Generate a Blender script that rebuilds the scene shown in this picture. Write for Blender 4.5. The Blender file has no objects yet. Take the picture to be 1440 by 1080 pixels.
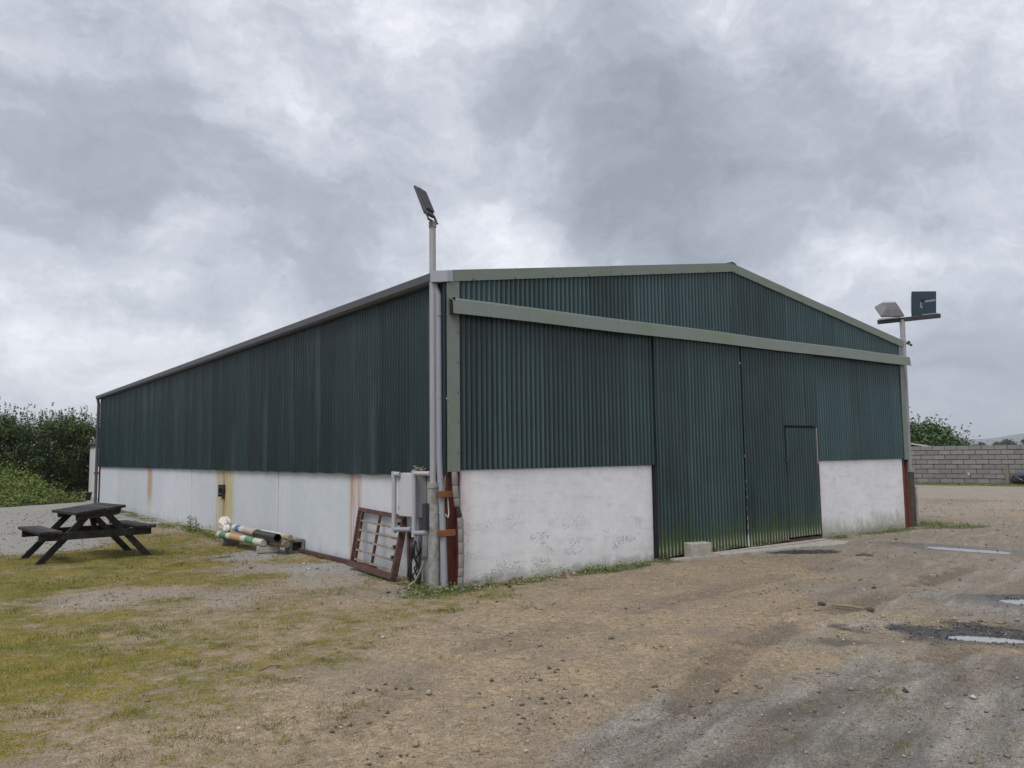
import bpy, bmesh, math, random
import numpy as np
from mathutils import Vector, Matrix
random.seed(7); RNG = np.random.default_rng(11)
C = bpy.context.scene
COL = C.collection
R = math.radians

# ---------------------------------------------------------------- node helper
class NT:
    def __init__(s, tree):
        s.t = tree; tree.nodes.clear()
    def n(s, typ, **k):
        x = s.t.nodes.new(typ)
        for a, b in k.items(): setattr(x, a, b)
        return x
    def put(s, sock, v):
        if isinstance(v, bpy.types.NodeSocket): s.t.links.new(v, sock)
        elif v is not None:
            if sock.type == 'RGBA' and not isinstance(v, (int, float)) and len(v) == 3: v = (*v, 1)
            sock.default_value = v
    def m(s, op, a, b=None, c=None, clamp=False):
        x = s.n('ShaderNodeMath', operation=op, use_clamp=clamp)
        for i, v in enumerate((a, b, c)): s.put(x.inputs[i], v)
        return x.outputs[0]
    def vm(s, op, a, b=None):
        x = s.n('ShaderNodeVectorMath', operation=op)
        s.put(x.inputs[0], a); s.put(x.inputs[1], b)
        return x.outputs['Value'] if op in ('DOT_PRODUCT', 'LENGTH') else x.outputs[0]
    def mix(s, f, a, b, blend='MIX'):
        x = s.n('ShaderNodeMix', data_type='RGBA', blend_type=blend)
        s.put(x.inputs[0], f); s.put(x.inputs[6], a); s.put(x.inputs[7], b)
        return x.outputs[2]
    def sm(s, v, a, b, c=0.0, d=1.0):
        x = s.n('ShaderNodeMapRange', interpolation_type='SMOOTHSTEP')
        for i, q in enumerate((v, a, b, c, d)): s.put(x.inputs[i], q)
        return x.outputs[0]
    def noise(s, vec, scale, detail=4, rough=.55, dist=0, col=False):
        x = s.n('ShaderNodeTexNoise')
        s.put(x.inputs['Vector'], vec); s.put(x.inputs['Scale'], scale); s.put(x.inputs['Detail'], detail)
        s.put(x.inputs['Roughness'], rough); s.put(x.inputs['Distortion'], dist)
        return x.outputs['Color' if col else 'Fac']
    def vor(s, vec, scale, out='Distance', feature='F1'):
        x = s.n('ShaderNodeTexVoronoi', feature=feature)
        s.put(x.inputs['Vector'], vec); s.put(x.inputs['Scale'], scale)
        return x.outputs[out]
    def pos(s): return s.n('ShaderNodeNewGeometry').outputs['Position']
    def obj(s): return s.n('ShaderNodeTexCoord').outputs['Object']
    def rnd(s): return s.n('ShaderNodeObjectInfo').outputs['Random']
    def attr(s, name, out='Fac'): return s.n('ShaderNodeAttribute', attribute_name=name).outputs[out]
    def sep(s, v):
        x = s.n('ShaderNodeSeparateXYZ'); s.put(x.inputs[0], v); return x.outputs
    def comb(s, a, b, c):
        x = s.n('ShaderNodeCombineXYZ')
        for i, v in enumerate((a, b, c)): s.put(x.inputs[i], v)
        return x.outputs[0]
    def mul3(s, v, k): return s.vm('MULTIPLY', v, k)
    def ramp(s, f, stops):
        x = s.n('ShaderNodeValToRGB'); e = x.color_ramp.elements
        while len(e) < len(stops): e.new(.5)
        for q, (p, c) in zip(e, stops): q.position = p; q.color = (*c, 1)
        s.put(x.inputs[0], f); return x.outputs[0]
    def bump(s, h, strength=.5, dist=.01):
        x = s.n('ShaderNodeBump'); s.put(x.inputs['Strength'], strength); s.put(x.inputs['Distance'], dist); s.put(x.inputs['Height'], h)
        return x.outputs[0]
    def scale(s, c, f): return s.mix(1.0, c, s.comb(f, f, f), 'MULTIPLY')

MATS = {}
def mat(name, build):
    m = bpy.data.materials.new(name); m.use_nodes = True
    g = NT(m.node_tree)
    out = g.n('ShaderNodeOutputMaterial'); b = g.n('ShaderNodeBsdfPrincipled')
    g.t.links.new(b.outputs[0], out.inputs[0])
    r = build(g)
    for k, v in r.items(): g.put(b.inputs[k], v)
    MATS[name] = m
    return m

# ---------------------------------------------------------------- camera
cam = bpy.data.cameras.new('camera'); camo = bpy.data.objects.new('camera', cam); COL.objects.link(camo)
cam.sensor_fit = 'HORIZONTAL'; cam.sensor_width = 36; cam.lens = 1103.66 / 1440 * 36
cam.clip_start = .05; cam.clip_end = 20000
cr, cu, cf = Vector((.79865671, -.60166869, -.0119266)), Vector((-.04440371, -.07868308, .99591028)), Vector((.60014645, .79486085, .08955709))
mw = Matrix((( cr.x, cu.x, -cf.x, -4.9908), (cr.y, cu.y, -cf.y, -7.8955), (cr.z, cu.z, -cf.z, 1.5277), (0, 0, 0, 1)))
camo.matrix_world = mw
C.camera = camo

# ---------------------------------------------------------------- overcast sky
HAZE = 2.6e-4
SUN_EL, SUN_AZ = 56, 246           # azimuth clockwise from +y
w = bpy.data.worlds.new('World'); C.world = w; w.use_nodes = True
g = NT(w.node_tree)
wo = g.n('ShaderNodeOutputWorld')
sky = g.n('ShaderNodeTexSky', sky_type='NISHITA', sun_disc=False, sun_elevation=R(SUN_EL), sun_rotation=R(SUN_AZ))
d = g.n('ShaderNodeTexCoord').outputs['Generated']
sx, sy, sz = g.sep(d)
zc = g.m('MAXIMUM', sz, 0.0); den = g.m('ADD', zc, .14)
pl = g.comb(g.m('DIVIDE', sx, den), g.m('DIVIDE', sy, den), g.m('MULTIPLY', sz, 1.5))
wn = g.vm('SUBTRACT', g.noise(pl, 1.1, 5, .6, col=True), (.5, .5, .5))
wn2 = g.vm('SUBTRACT', g.noise(d, 5.0, 5, .6, col=True), (.5, .5, .5))
dw = g.vm('NORMALIZE', g.vm('ADD', d, g.vm('ADD', g.mul3(wn, (.13,)*3), g.mul3(wn2, (.20,)*3))))
n1 = g.noise(g.vm('ADD', pl, g.mul3(wn, (.6,)*3)), .75, 6, .6)
n2 = g.noise(g.vm('ADD', pl, g.mul3(wn, (.4,)*3)), 2.6, 7, .62)
n3 = g.noise(g.vm('ADD', g.mul3(d, (1, 1, 1.9)), g.mul3(wn2, (.30,)*3)), 6.0, 8, .66)
v = g.m('ADD', .65, g.m('MULTIPLY', g.m('SUBTRACT', n1, .5), .14))
v = g.m('ADD', v, g.m('MULTIPLY', g.m('SUBTRACT', n3, .5), 1.12))
v = g.m('ADD', v, g.m('MULTIPLY', g.m('SUBTRACT', n2, .5), .28))
# the cloud banks: (azimuth, elevation, angular radius, thin + / thick -)
BANKS = [(5.7, 23.3, 7.8, -.28), (11.2, 22.7, 5.7, -.16), (4.9, 15.6, 5.7, -.14), (13.7, 14.7, 6.8, -.30), (20.7, 13.0, 5.6, -.30), (28.8, 15.1, 6.7, -.15), (10.3, 11.6, 4.7, -.1), (8.8, 18.6, 6.7, .14), (21.5, 24.9, 6.7, -.10), (15.8, 19.3, 7.8, .12), (26.7, 20.2, 7.3, .0), (33.0, 15.9, 5.2, .1), (36.1, 13.9, 4.2, .14), (45.8, 21.5, 7.3, -.28), (52.8, 18.5, 7.8, -.26), (42.7, 25.8, 6.7, -.14), (52.1, 24.6, 6.2, -.12), (46.7, 16.6, 5.7, -.2), (58.9, 15.5, 5.7, -.1), (62.4, 22.6, 5.7, -.1), (64.9, 20.0, 4.7, -.12), (69.6, 18.1, 6.7, -.16), (65.4, 13.8, 6.7, -.08), (57.6, 26.5, 5.7, .1), (69.3, 24.5, 5.7, .1), (60.5, 10.2, 4.2, .16), (64.4, 12.1, 4.2, .08), (69.9, 10.1, 3.1, .1), (68.5, 5.8, 5.7, -.2), (66.2, 7.3, 3.6, -.15), (67.6, 2.7, 4.7, -.12), (30.9, 28.6, 7.8, -.05), (6.0, 6.5, 5.7, .06), (11.6, 8.2, 6.2, .30), (17.4, 10.4, 5.2, .22), (39.8, 15.1, 3.6, .12), (31.9, 24.1, 4.7, -.06)]
for a, e, rr, amp in BANKS:
    dv = (math.sin(R(a)) * math.cos(R(e)), math.cos(R(a)) * math.cos(R(e)), math.sin(R(e)))
    k = g.sm(g.vm('DOT_PRODUCT', dw, dv), math.cos(R(rr * 1.7)), 1.0, 0.0, amp * (.70 if amp < 0 else .52))
    v = g.m('ADD', v, k)
cloud = g.ramp(v, [(.0, (.24, .265, .31)), (.34, (.35, .375, .43)), (.60, (.505, .527, .58)), (.86, (.73, .742, .79)), (1, (.80, .81, .85))])
hz = g.sm(sz, .0, .12, 1.0, 0.0)
cloud = g.mix(g.m('MULTIPLY', hz, .35), cloud, (.355, .405, .48))
bg1 = g.n('ShaderNodeBackground'); g.put(bg1.inputs[0], cloud); bg1.inputs[1].default_value = 1.0
bg2 = g.n('ShaderNodeBackground'); g.put(bg2.inputs[0], sky.outputs[0]); bg2.inputs[1].default_value = .1
ms = g.n('ShaderNodeMixShader'); ms.inputs[0].default_value = .06
g.t.links.new(bg1.outputs[0], ms.inputs[1]); g.t.links.new(bg2.outputs[0], ms.inputs[2]); g.t.links.new(ms.outputs[0], wo.inputs[0])

sl = bpy.data.lights.new('sun', 'SUN'); so = bpy.data.objects.new('sun', sl); COL.objects.link(so)
sl.energy = 1.5; sl.angle = R(26); sl.color = (1, .965, .92)
sd = Vector((math.sin(R(SUN_AZ)) * math.cos(R(SUN_EL)), math.cos(R(SUN_AZ)) * math.cos(R(SUN_EL)), math.sin(R(SUN_EL))))
so.rotation_euler = sd.to_track_quat('Z', 'Y').to_euler(); so.location = (0, 0, 30)

C.view_settings.view_transform = 'Standard'; C.view_settings.look = 'None'
C.view_settings.exposure = .46; C.view_settings.gamma = 1; C.view_settings.use_curve_mapping = False
C.cycles.volume_bounces = 0; C.cycles.max_bounces = 6; C.cycles.diffuse_bounces = 3; C.cycles.transparent_max_bounces = 8

# ---------------------------------------------------------------- mesh + object helpers
class MB:
    def __init__(s): s.v = []; s.f = []
    def add(s, vs, fs):
        o = len(s.v); s.v += [tuple(map(float, q)) for q in vs]; s.f += [tuple(o + i for i in f) for f in fs]; return s
    def hexa(s, c):           # 8 corners: bottom 0-3 ccw, top 4-7
        return s.add(c, [(3, 2, 1, 0), (4, 5, 6, 7), (0, 1, 5, 4), (1, 2, 6, 5), (2, 3, 7, 6), (3, 0, 4, 7)])
    def box(s, lo, hi):
        a, b, c = lo; d, e, f = hi
        return s.hexa([(a, b, c), (d, b, c), (d, e, c), (a, e, c), (a, b, f), (d, b, f), (d, e, f), (a, e, f)])
    def obox(s, c, size, M3=None):
        M3 = M3 or Matrix.Identity(3); h = [q / 2 for q in size]; c = Vector(c)
        P = [(-1, -1, -1), (1, -1, -1), (1, 1, -1), (-1, 1, -1), (-1, -1, 1), (1, -1, 1), (1, 1, 1), (-1, 1, 1)]
        return s.hexa([c + M3 @ Vector((p[0] * h[0], p[1] * h[1], p[2] * h[2])) for p in P])
    def beam(s, p0, p1, wd, ht, up=(0, 0, 1)):
        p0, p1 = Vector(p0), Vector(p1); z = (p1 - p0).normalized(); x = z.cross(Vector(up)).normalized(); y = x.cross(z)
        x *= wd / 2; y *= ht / 2
        return s.hexa([p0 - x - y, p0 + x - y, p0 + x + y, p0 - x + y, p1 - x - y, p1 + x - y, p1 + x + y, p1 - x + y])
    def tube(s, path, rad, seg=10, cap=True):
        path = [Vector(p) for p in path]; n = len(path)
        rad = [rad] * n if isinstance(rad, (int, float)) else rad
        vs = []; fs = []; ref = None
        for i, p in enumerate(path):
            t = (path[min(i + 1, n - 1)] - path[max(i - 1, 0)]).normalized()
            if ref is None: ref = t.orthogonal().normalized()
            ref = (ref - t * ref.dot(t)).normalized(); b = t.cross(ref)
            for k in range(seg):
                a = 2 * math.pi * k / seg; vs.append(p + (ref * math.cos(a) + b * math.sin(a)) * rad[i])
        for i in range(n - 1):
            for k in range(seg): fs.append((i * seg + k, i * seg + (k + 1) % seg, (i + 1) * seg + (k + 1) % seg, (i + 1) * seg + k))
        if cap: fs.append(tuple(range(seg))[::-1]); fs.append(tuple((n - 1) * seg + k for k in range(seg)))
        return s.add(vs, fs)
    def prism(s, poly, y0, y1, ax=1):   # polygon in the plane normal to ax, extruded
        n = len(poly)
        def P(a, b, h): return {0: (h, a, b), 1: (a, h, b), 2: (a, b, h)}[ax]
        return s.add([P(a, b, y0) for a, b in poly] + [P(a, b, y1) for a, b in poly],
                     [tuple(range(n))[::-1], tuple(range(n, 2 * n))] + [(i, (i + 1) % n, n + (i + 1) % n, n + i) for i in range(n)])

ORG = {}
def mesh_of(name, mb, m, smooth=False, org=(0, 0, 0), fix=True):
    me = bpy.data.meshes.new(name)
    ox, oy, oz = org
    me.from_pydata([(a - ox, b - oy, c - oz) for a, b, c in mb.v], [], mb.f)
    if fix:
        bm = bmesh.new(); bm.from_mesh(me); bmesh.ops.recalc_face_normals(bm, faces=bm.faces[:]); bm.to_mesh(me); bm.free()
    if smooth: me.polygons.foreach_set('use_smooth', [True] * len(me.polygons))
    me.materials.append(MATS[m]); me.update()
    return me
def thing(name, label, cat, loc=(0, 0, 0), group=None, mb=None, m=None, smooth=False, bevel=0):
    o = bpy.data.objects.new(name, mesh_of(name, mb, m, smooth, loc) if mb else None)
    COL.objects.link(o); o.location = loc; ORG[o.name] = tuple(loc)
    o['label'] = label; o['category'] = cat
    if group: o['group'] = group
    if bevel: bev(o, bevel)
    return o
def bev(o, wd):
    b = o.modifiers.new('bevel', 'BEVEL'); b.width = wd; b.segments = 2; b.limit_method = 'ANGLE'; b.angle_limit = R(40)
def part(name, mb, m, parent, smooth=False, bevel=0, label=None, kind=None, fix=True):
    org = ORG[parent.name]
    o = bpy.data.objects.new(name, mesh_of(name, mb, m, smooth, org, fix)); COL.objects.link(o)
    o.parent = parent; ORG[o.name] = org
    if bevel: bev(o, bevel)
    if label: o['label'] = label
    if kind: o['kind'] = kind
    if smooth:
        try: o.data.set_sharp_from_angle(angle=R(38))
        except Exception: pass
    return o
def structure(name, mb, m, kind='structure', label=None, smooth=False, fix=True):
    o = bpy.data.objects.new(name, mesh_of(name, mb, m, smooth, (0, 0, 0), fix)); COL.objects.link(o)
    o['kind'] = kind; ORG[o.name] = (0, 0, 0)
    if label: o['label'] = label
    return o
def np_object(name, V, F, m, attrs=None, smooth=False, parent=None, kind=None):
    """numpy mesh: V (n,3); F (k,3|4); attrs name->(n,) floats on points"""
    me = bpy.data.meshes.new(name)
    V = np.asarray(V, np.float32); F = np.asarray(F, np.int32); k = F.shape[1]
    if parent: V = V - np.array(ORG[parent.name], np.float32)
    me.vertices.add(len(V)); me.vertices.foreach_set('co', V.ravel())
    me.loops.add(F.size); me.loops.foreach_set('vertex_index', F.ravel())
    me.polygons.add(len(F)); me.polygons.foreach_set('loop_start', np.arange(0, F.size, k, dtype=np.int32))
    me.polygons.foreach_set('loop_total', np.full(len(F), k, np.int32))
    me.update(calc_edges=True)
    if smooth: me.polygons.foreach_set('use_smooth', np.ones(len(F), bool))
    for a, val in (attrs or {}).items():
        at = me.attributes.new(a, 'FLOAT', 'POINT'); at.data.foreach_set('value', np.asarray(val, np.float32))
    me.materials.append(MATS[m])
    o = bpy.data.objects.new(name, me); COL.objects.link(o)
    if parent: o.parent = parent; ORG[o.name] = ORG[parent.name]
    if kind: o['kind'] = kind
    return o

# value noise
_L = RNG.random((256, 256))
def vnoise(x, y):
    x = np.asarray(x, float); y = np.asarray(y, float)
    i = np.floor(x).astype(int); j = np.floor(y).astype(int); u = x - i; v = y - j
    u = u * u * (3 - 2 * u); v = v * v * (3 - 2 * v)
    a = _L[i % 256, j % 256]; b = _L[(i + 1) % 256, j % 256]; c = _L[i % 256, (j + 1) % 256]; e = _L[(i + 1) % 256, (j + 1) % 256]
    return (a * (1 - u) + b * u) * (1 - v) + (c * (1 - u) + e * u) * v
def fbm(x, y, o=4, p=.5):
    t = 0; a = 1; n = 0
    for k in range(o): t = t + a * vnoise(x * 2 ** k + 17.3 * k, y * 2 ** k + 9.1 * k); n += a; a *= p
    return t / n
def sstep(x, a, b):
    t = np.clip((x - a) / (b - a), 0, 1); return t * t * (3 - 2 * t)
# ---------------------------------------------------------------- materials
def flat(name, c, rough=.7, metal=0.0, var=.18, sc=6.0, bump=.0, spec=.5):
    def f(g):
        p = g.pos(); n = g.noise(p, sc, 5, .6); n2 = g.noise(p, sc * 9, 3, .6)
        k = g.m('ADD', 1 - var, g.m('MULTIPLY', g.m('ADD', n, g.m('MULTIPLY', n2, .6)), var * 1.3))
        r = {'Base Color': g.scale(c, k), 'Roughness': g.m('ADD', rough - .08, g.m('MULTIPLY', n2, .16)), 'Metallic': metal, 'Specular IOR Level': spec}
        if bump: r['Normal'] = g.bump(n2, bump, .01)
        return r
    return mat(name, f)

def m_clad(name, base, worn=0.0, algae=0.0, ax=0):
    def f(g):
        p = g.pos(); x, y, z = g.sep(p); rn = g.rnd()
        st = g.noise(g.comb(g.m('MULTIPLY', x, 14), g.m('MULTIPLY', y, 14), g.m('MULTIPLY', z, .5)), 1.0, 5, .65)
        bl = g.noise(p, 1.7, 5, .6)
        fine = g.noise(p, 60, 3, .6)
        k = g.m('ADD', .60, g.m('MULTIPLY', rn, .44))
        k = g.m('ADD', k, g.m('MULTIPLY', g.m('SUBTRACT', st, .5), .9))
        k = g.m('ADD', k, g.m('MULTIPLY', g.m('SUBTRACT', bl, .5), .5))
        # corrugation shading painted into the colour: ribs lightened, grooves darkened
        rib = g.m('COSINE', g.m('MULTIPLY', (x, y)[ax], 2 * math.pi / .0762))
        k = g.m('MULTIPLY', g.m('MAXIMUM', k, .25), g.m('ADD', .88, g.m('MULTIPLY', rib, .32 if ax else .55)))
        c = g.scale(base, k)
        # chalky scuffs and run marks
        sc = g.m('MULTIPLY', g.sm(st, .62, .78), g.sm(g.noise(p, 3.3, 4, .6), .45, .7))
        c = g.mix(g.m('MULTIPLY', sc, .55 if ax else .35), c, (.16, .20, .22))
        if ax:
            bd = g.m('MULTIPLY', g.sm(g.noise(g.comb(0.0, g.m('MULTIPLY', y, 2.6), g.m('MULTIPLY', z, .12)), 1.0, 3, .6), .53, .66), g.sm(g.noise(p, 1.2, 4, .6), .3, .7))
            c = g.mix(g.m('MULTIPLY', bd, .5), c, (.062, .088, .10))
        sp = g.sm(g.noise(p, 34, 2, .5), .74, .80)
        c = g.mix(g.m('MULTIPLY', sp, .30), c, (.30, .33, .34))
        if worn:
            h = g.m('MULTIPLY', g.sm(g.m('SINE', g.m('MULTIPLY', z, 2 * math.pi / .062)), .0, .6), g.sm(g.m('SINE', g.m('MULTIPLY', y, 2 * math.pi / .0762)), .1, .7))
            h = g.m('MULTIPLY', h, g.sm(g.noise(p, 1.1, 4, .6), .30, .52))
            c = g.mix(g.m('MULTIPLY', h, worn), c, (.34, .38, .40))
        # rust specks at the cut bottom edge and grime
        if algae:
            am = g.sm(g.m('ADD', z, g.m('MULTIPLY', g.m('SUBTRACT', g.noise(g.comb(g.m('MULTIPLY', x, 5), y, g.m('MULTIPLY', z, 1.2)), 1.6, 5, .65), .5), 1.1)), .62, .05)
            c = g.mix(g.m('MULTIPLY', am, .75), c, (.055, .085, .02))
            wm = g.m('MULTIPLY', g.sm(z, .30, .10), g.sm(rib, .1, .8))
            c = g.mix(g.m('MULTIPLY', wm, g.m('MULTIPLY', g.noise(p, 9, 3, .6), 1.5), clamp=True), c, (.34, .35, .26))
            rm = g.m('MULTIPLY', g.sm(z, .13, .07), g.sm(g.noise(p, 14, 3, .6), .4, .6))
            c = g.mix(g.m('MULTIPLY', rm, .7), c, (.05, .025, .012))
        return {'Base Color': c, 'Roughness': g.m('ADD', .27, g.m('MULTIPLY', bl, .2)), 'Specular IOR Level': .38, 'Normal': g.bump(g.noise(p, 5, 3, .5), .12, .02)}
    return mat(name, f)
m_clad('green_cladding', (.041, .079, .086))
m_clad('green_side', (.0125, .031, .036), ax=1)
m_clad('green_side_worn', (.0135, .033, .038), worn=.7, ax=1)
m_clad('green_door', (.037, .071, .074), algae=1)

def f(g):    # sage flashings
    p = g.pos(); n = g.noise(p, 2.2, 5, .6); n2 = g.noise(p, 30, 4, .6)
    c = g.mix(g.sm(n, .45, .7), (.165, .192, .172), (.15, .185, .125))
    c = g.scale(c, g.m('ADD', .8, g.m('MULTIPLY', n2, .4)))
    return {'Base Color': c, 'Roughness': .5, 'Normal': g.bump(n, .08, .02)}
mat('sage_trim', f)

def f(g):    # painted render of the front walls
    p = g.pos(); x, y, z = g.sep(p)
    big = g.noise(p, 1.3, 5, .6); mid = g.noise(p, 7, 5, .65)
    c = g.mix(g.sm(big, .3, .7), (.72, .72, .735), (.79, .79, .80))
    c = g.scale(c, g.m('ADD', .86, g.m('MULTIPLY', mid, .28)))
    low = g.sm(z, 1.25, .45)
    fl = g.noise(g.comb(x, y, g.m('MULTIPLY', z, 1.5)), 26, 5, .7)
    clump = g.noise(g.comb(x, y, g.m('MULTIPLY', z, 1.6)), 2.3, 3, .6)
    thr = g.m('SUBTRACT', .735, g.m('MULTIPLY', g.m('MULTIPLY', low, g.sm(clump, .40, .62)), .25))
    fm = g.m('MULTIPLY', g.sm(g.m('SUBTRACT', fl, thr), .0, .07), g.sm(x, 6.0, 4.0, .15, 1.0))
    c = g.mix(g.m('MULTIPLY', fm, .52), c, (.22, .225, .23))
    sm_ = g.m('MULTIPLY', g.sm(g.noise(g.comb(g.m('MULTIPLY', x, 1.0), y, g.m('MULTIPLY', z, 3.5)), 2.6, 6, .75), .48, .72), .42)
    c = g.mix(sm_, c, (.40, .40, .42))
    # green and brown splash staining low on the right-hand panel
    gr = g.m('MULTIPLY', g.sm(g.m('ADD', z, g.m('MULTIPLY', g.m('SUBTRACT', g.noise(g.comb(g.m('MULTIPLY', x, 2.5), y, z), 1.7, 5, .7), .5), .9)), .42, .02), g.sm(x, 2.4, 8.5, .15, 1.0))
    c = g.mix(g.m('MULTIPLY', gr, .65), c, (.27, .27, .17))
    dk = g.sm(g.m('ADD', z, g.m('MULTIPLY', g.m('SUBTRACT', mid, .5), .25)), .14, .0)
    c = g.mix(g.m('MULTIPLY', dk, .55), c, (.22, .20, .15))
    pk = g.m('MULTIPLY', g.m('ADD', g.sm(x, .42, .2), g.sm(x, 10.45, 10.8)), g.noise(p, 4, 4, .6), clamp=True)
    c = g.mix(g.m('MULTIPLY', pk, .5), c, (.60, .40, .38))
    bj = g.m('MULTIPLY', g.sm(g.m('ABSOLUTE', g.m('SUBTRACT', g.m('FRACT', g.m('DIVIDE', z, .225)), .5)), .47, .5), -.12)
    hgt = g.m('ADD', g.m('ADD', g.m('MULTIPLY', mid, .7), bj), g.m('MULTIPLY', fm, -.8))
    return {'Base Color': c, 'Roughness': .82, 'Specular IOR Level': .25, 'Normal': g.bump(hgt, .35, .012)}
mat('white_render', f)

def f(g):    # painted panels of the side wall, with rust runs below the posts
    p = g.pos(); x, y, z = g.sep(p)
    big = g.noise(p, .9, 4, .6); mid = g.noise(p, 6, 5, .65)
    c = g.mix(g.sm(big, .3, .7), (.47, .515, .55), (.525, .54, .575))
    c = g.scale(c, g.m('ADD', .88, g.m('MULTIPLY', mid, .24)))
    c = g.scale(c, g.m('ADD', .93, g.m('MULTIPLY', g.rnd(), .14)))
    stv = g.noise(g.comb(x, g.m('MULTIPLY', y, 9), g.m('MULTIPLY', z, .6)), 1.5, 5, .7)
    def run(yc, wd, zlo, col, amt, c):
        d_ = g.m('ABSOLUTE', g.m('SUBTRACT', y, yc))
        k = g.m('MULTIPLY', g.sm(d_, wd, wd * .15), g.sm(stv, .28, .62))
        k = g.m('MULTIPLY', k, g.sm(z, zlo, zlo + .45))
        return g.mix(g.m('MULTIPLY', k, amt), c, col)
    c = run(8.63, .75, -.5, (.46, .37, .14), .75, c)
    c = run(8.25, .5, -.4, (.42, .33, .08), .7, c)
    c = run(8.58, .22, -.5, (.30, .13, .04), .75, c)
    c = run(8.95, .25, -.5, (.36, .22, .10), .5, c)
    c = run(15.05, .40, .22, (.40, .18, .09), 1.2, c)
    c = run(15.1, .5, -.1, (.42, .34, .22), .5, c)
    c = run(2.62, .16, -.3, (.40, .20, .10), .85, c)
    c = run(2.40, .12, -.3, (.42, .21, .11), .8, c)
    c = run(.55, 1.2, -.2, (.5, .47, .47), .3, c)
    dk = g.sm(g.m('ADD', z, g.m('MULTIPLY', g.m('SUBTRACT', mid, .5), .3)), .16, .0)
    c = g.mix(g.m('MULTIPLY', dk, .4), c, (.30, .29, .25))
    return {'Base Color': c, 'Roughness': .7, 'Specular IOR Level': .3, 'Normal': g.bump(mid, .12, .01)}
mat('white_panel', f)

def f(g):    # red oxide steel
    p = g.pos(); n = g.noise(p, 5, 5, .65); n2 = g.noise(p, 40, 3, .6)
    c = g.mix(g.sm(n, .4, .65), (.17, .046, .036), (.11, .05, .038))
    c = g.scale(c, g.m('ADD', .7, g.m('MULTIPLY', n2, .6)))
    return {'Base Color': c, 'Roughness': .7, 'Normal': g.bump(n2, .15, .005)}
mat('red_oxide', f)
def f(g):    # rust
    p = g.pos(); n = g.noise(p, 9, 5, .7); n2 = g.noise(p, 70, 3, .6)
    c = g.ramp(n, [(.3, (.035, .018, .016)), (.5, (.072, .034, .027)), (.72, (.13, .066, .045))])
    c = g.scale(c, g.m('ADD', .65, g.m('MULTIPLY', n2, .7)))
    return {'Base Color': c, 'Roughness': .85, 'Normal': g.bump(n2, .4, .004)}
mat('rust', f)
def f(g):    # pale weathered rails of the gate
    p = g.pos(); n = g.noise(p, 12, 5, .7)
    return {'Base Color': g.ramp(n, [(.3, (.09, .045, .033)), (.5, (.20, .155, .115)), (.75, (.31, .28, .22))]), 'Roughness': .8}
mat('rust_pale', f)
def f(g):
    p = g.pos(); n = g.noise(p, 9, 5, .7)
    return {'Base Color': g.ramp(n, [(.3, (.10, .035, .012)), (.55, (.20, .075, .022)), (.8, (.27, .12, .04))]), 'Roughness': .8}
mat('rust_orange', f)
def f(g):    # galvanised steel
    p = g.pos(); x, y, z = g.sep(p)
    n = g.noise(g.comb(g.m('MULTIPLY', x, 30), g.m('MULTIPLY', y, 30), g.m('MULTIPLY', z, 1.5)), 1, 4, .6); n2 = g.noise(p, 20, 3, .6)
    c = g.scale((.33, .33, .35), g.m('ADD', .6, g.m('ADD', g.m('MULTIPLY', n, .5), g.m('MULTIPLY', n2, .3))))
    return {'Base Color': c, 'Metallic': .25, 'Roughness': .55}
mat('galvanised', f)
def f(g):    # lower post, dull and lichen spotted
    p = g.pos(); x, y, z = g.sep(p)
    n = g.noise(p, 8, 5, .7); n2 = g.noise(p, 45, 3, .6)
    c = g.ramp(n, [(.3, (.17, .165, .15)), (.5, (.27, .27, .26)), (.7, (.36, .36, .355))])
    c = g.mix(g.m('MULTIPLY', g.sm(g.noise(p, 5, 4, .7), .5, .62), .6), c, (.15, .135, .085))
    c = g.scale(c, g.m('ADD', .7, g.m('MULTIPLY', n2, .6)))
    return {'Base Color': c, 'Roughness': .8, 'Normal': g.bump(n2, .2, .004)}
mat('old_post', f)
def f(g):
    p = g.pos(); n = g.noise(p, 8, 5, .7)
    return {'Base Color': g.ramp(n, [(.3, (.035, .026, .020)), (.55, (.075, .055, .040)), (.75, (.12, .10, .08))]), 'Roughness': .8}
mat('brown_post', f)
flat('grey_plastic', (.27, .28, .32), .45, var=.12, sc=5)
flat('grey_gutter', (.075, .076, .088), .45, var=.2, sc=3)
flat('gutter_cap', (.30, .32, .36), .45, var=.1)
flat('white_plastic', (.37, .37, .395), .45, var=.10, sc=8)
flat('cabinet_grey', (.47, .47, .50), .5, var=.12, sc=5)
flat('cabinet_side', (.43, .43, .46), .55, var=.15, sc=5)
flat('duct_plastic', (.215, .197, .192), .65, var=.55, sc=11)
flat('dark_steel', (.022, .024, .03), .5, var=.3, sc=8)
flat('dark_void', (.006, .008, .010), .9, var=.2)
flat('lamp_back', (.055, .058, .07), .45, var=.2, sc=8)
flat('lamp_weathered', (.185, .18, .182), .7, var=.5, sc=14)
flat('black_plastic', (.014, .014, .017), .42, var=.3, sc=8)
flat('cable_white', (.55, .54, .52), .5, var=.1)
flat('bag_white', (.66, .60, .57), .6, var=.2, sc=14)
def f(g):
    p = g.pos(); n = g.noise(p, 11, 5, .7); n2 = g.noise(p, 90, 3, .6)
    c = g.ramp(n, [(.3, (.24, .225, .20)), (.5, (.36, .34, .30)), (.75, (.46, .44, .40))])
    return {'Base Color': g.scale(c, g.m('ADD', .75, g.m('MULTIPLY', n2, .5))), 'Roughness': .92, 'Specular IOR Level': .2, 'Normal': g.bump(n2, .4, .006)}
mat('concrete', f)
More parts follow.
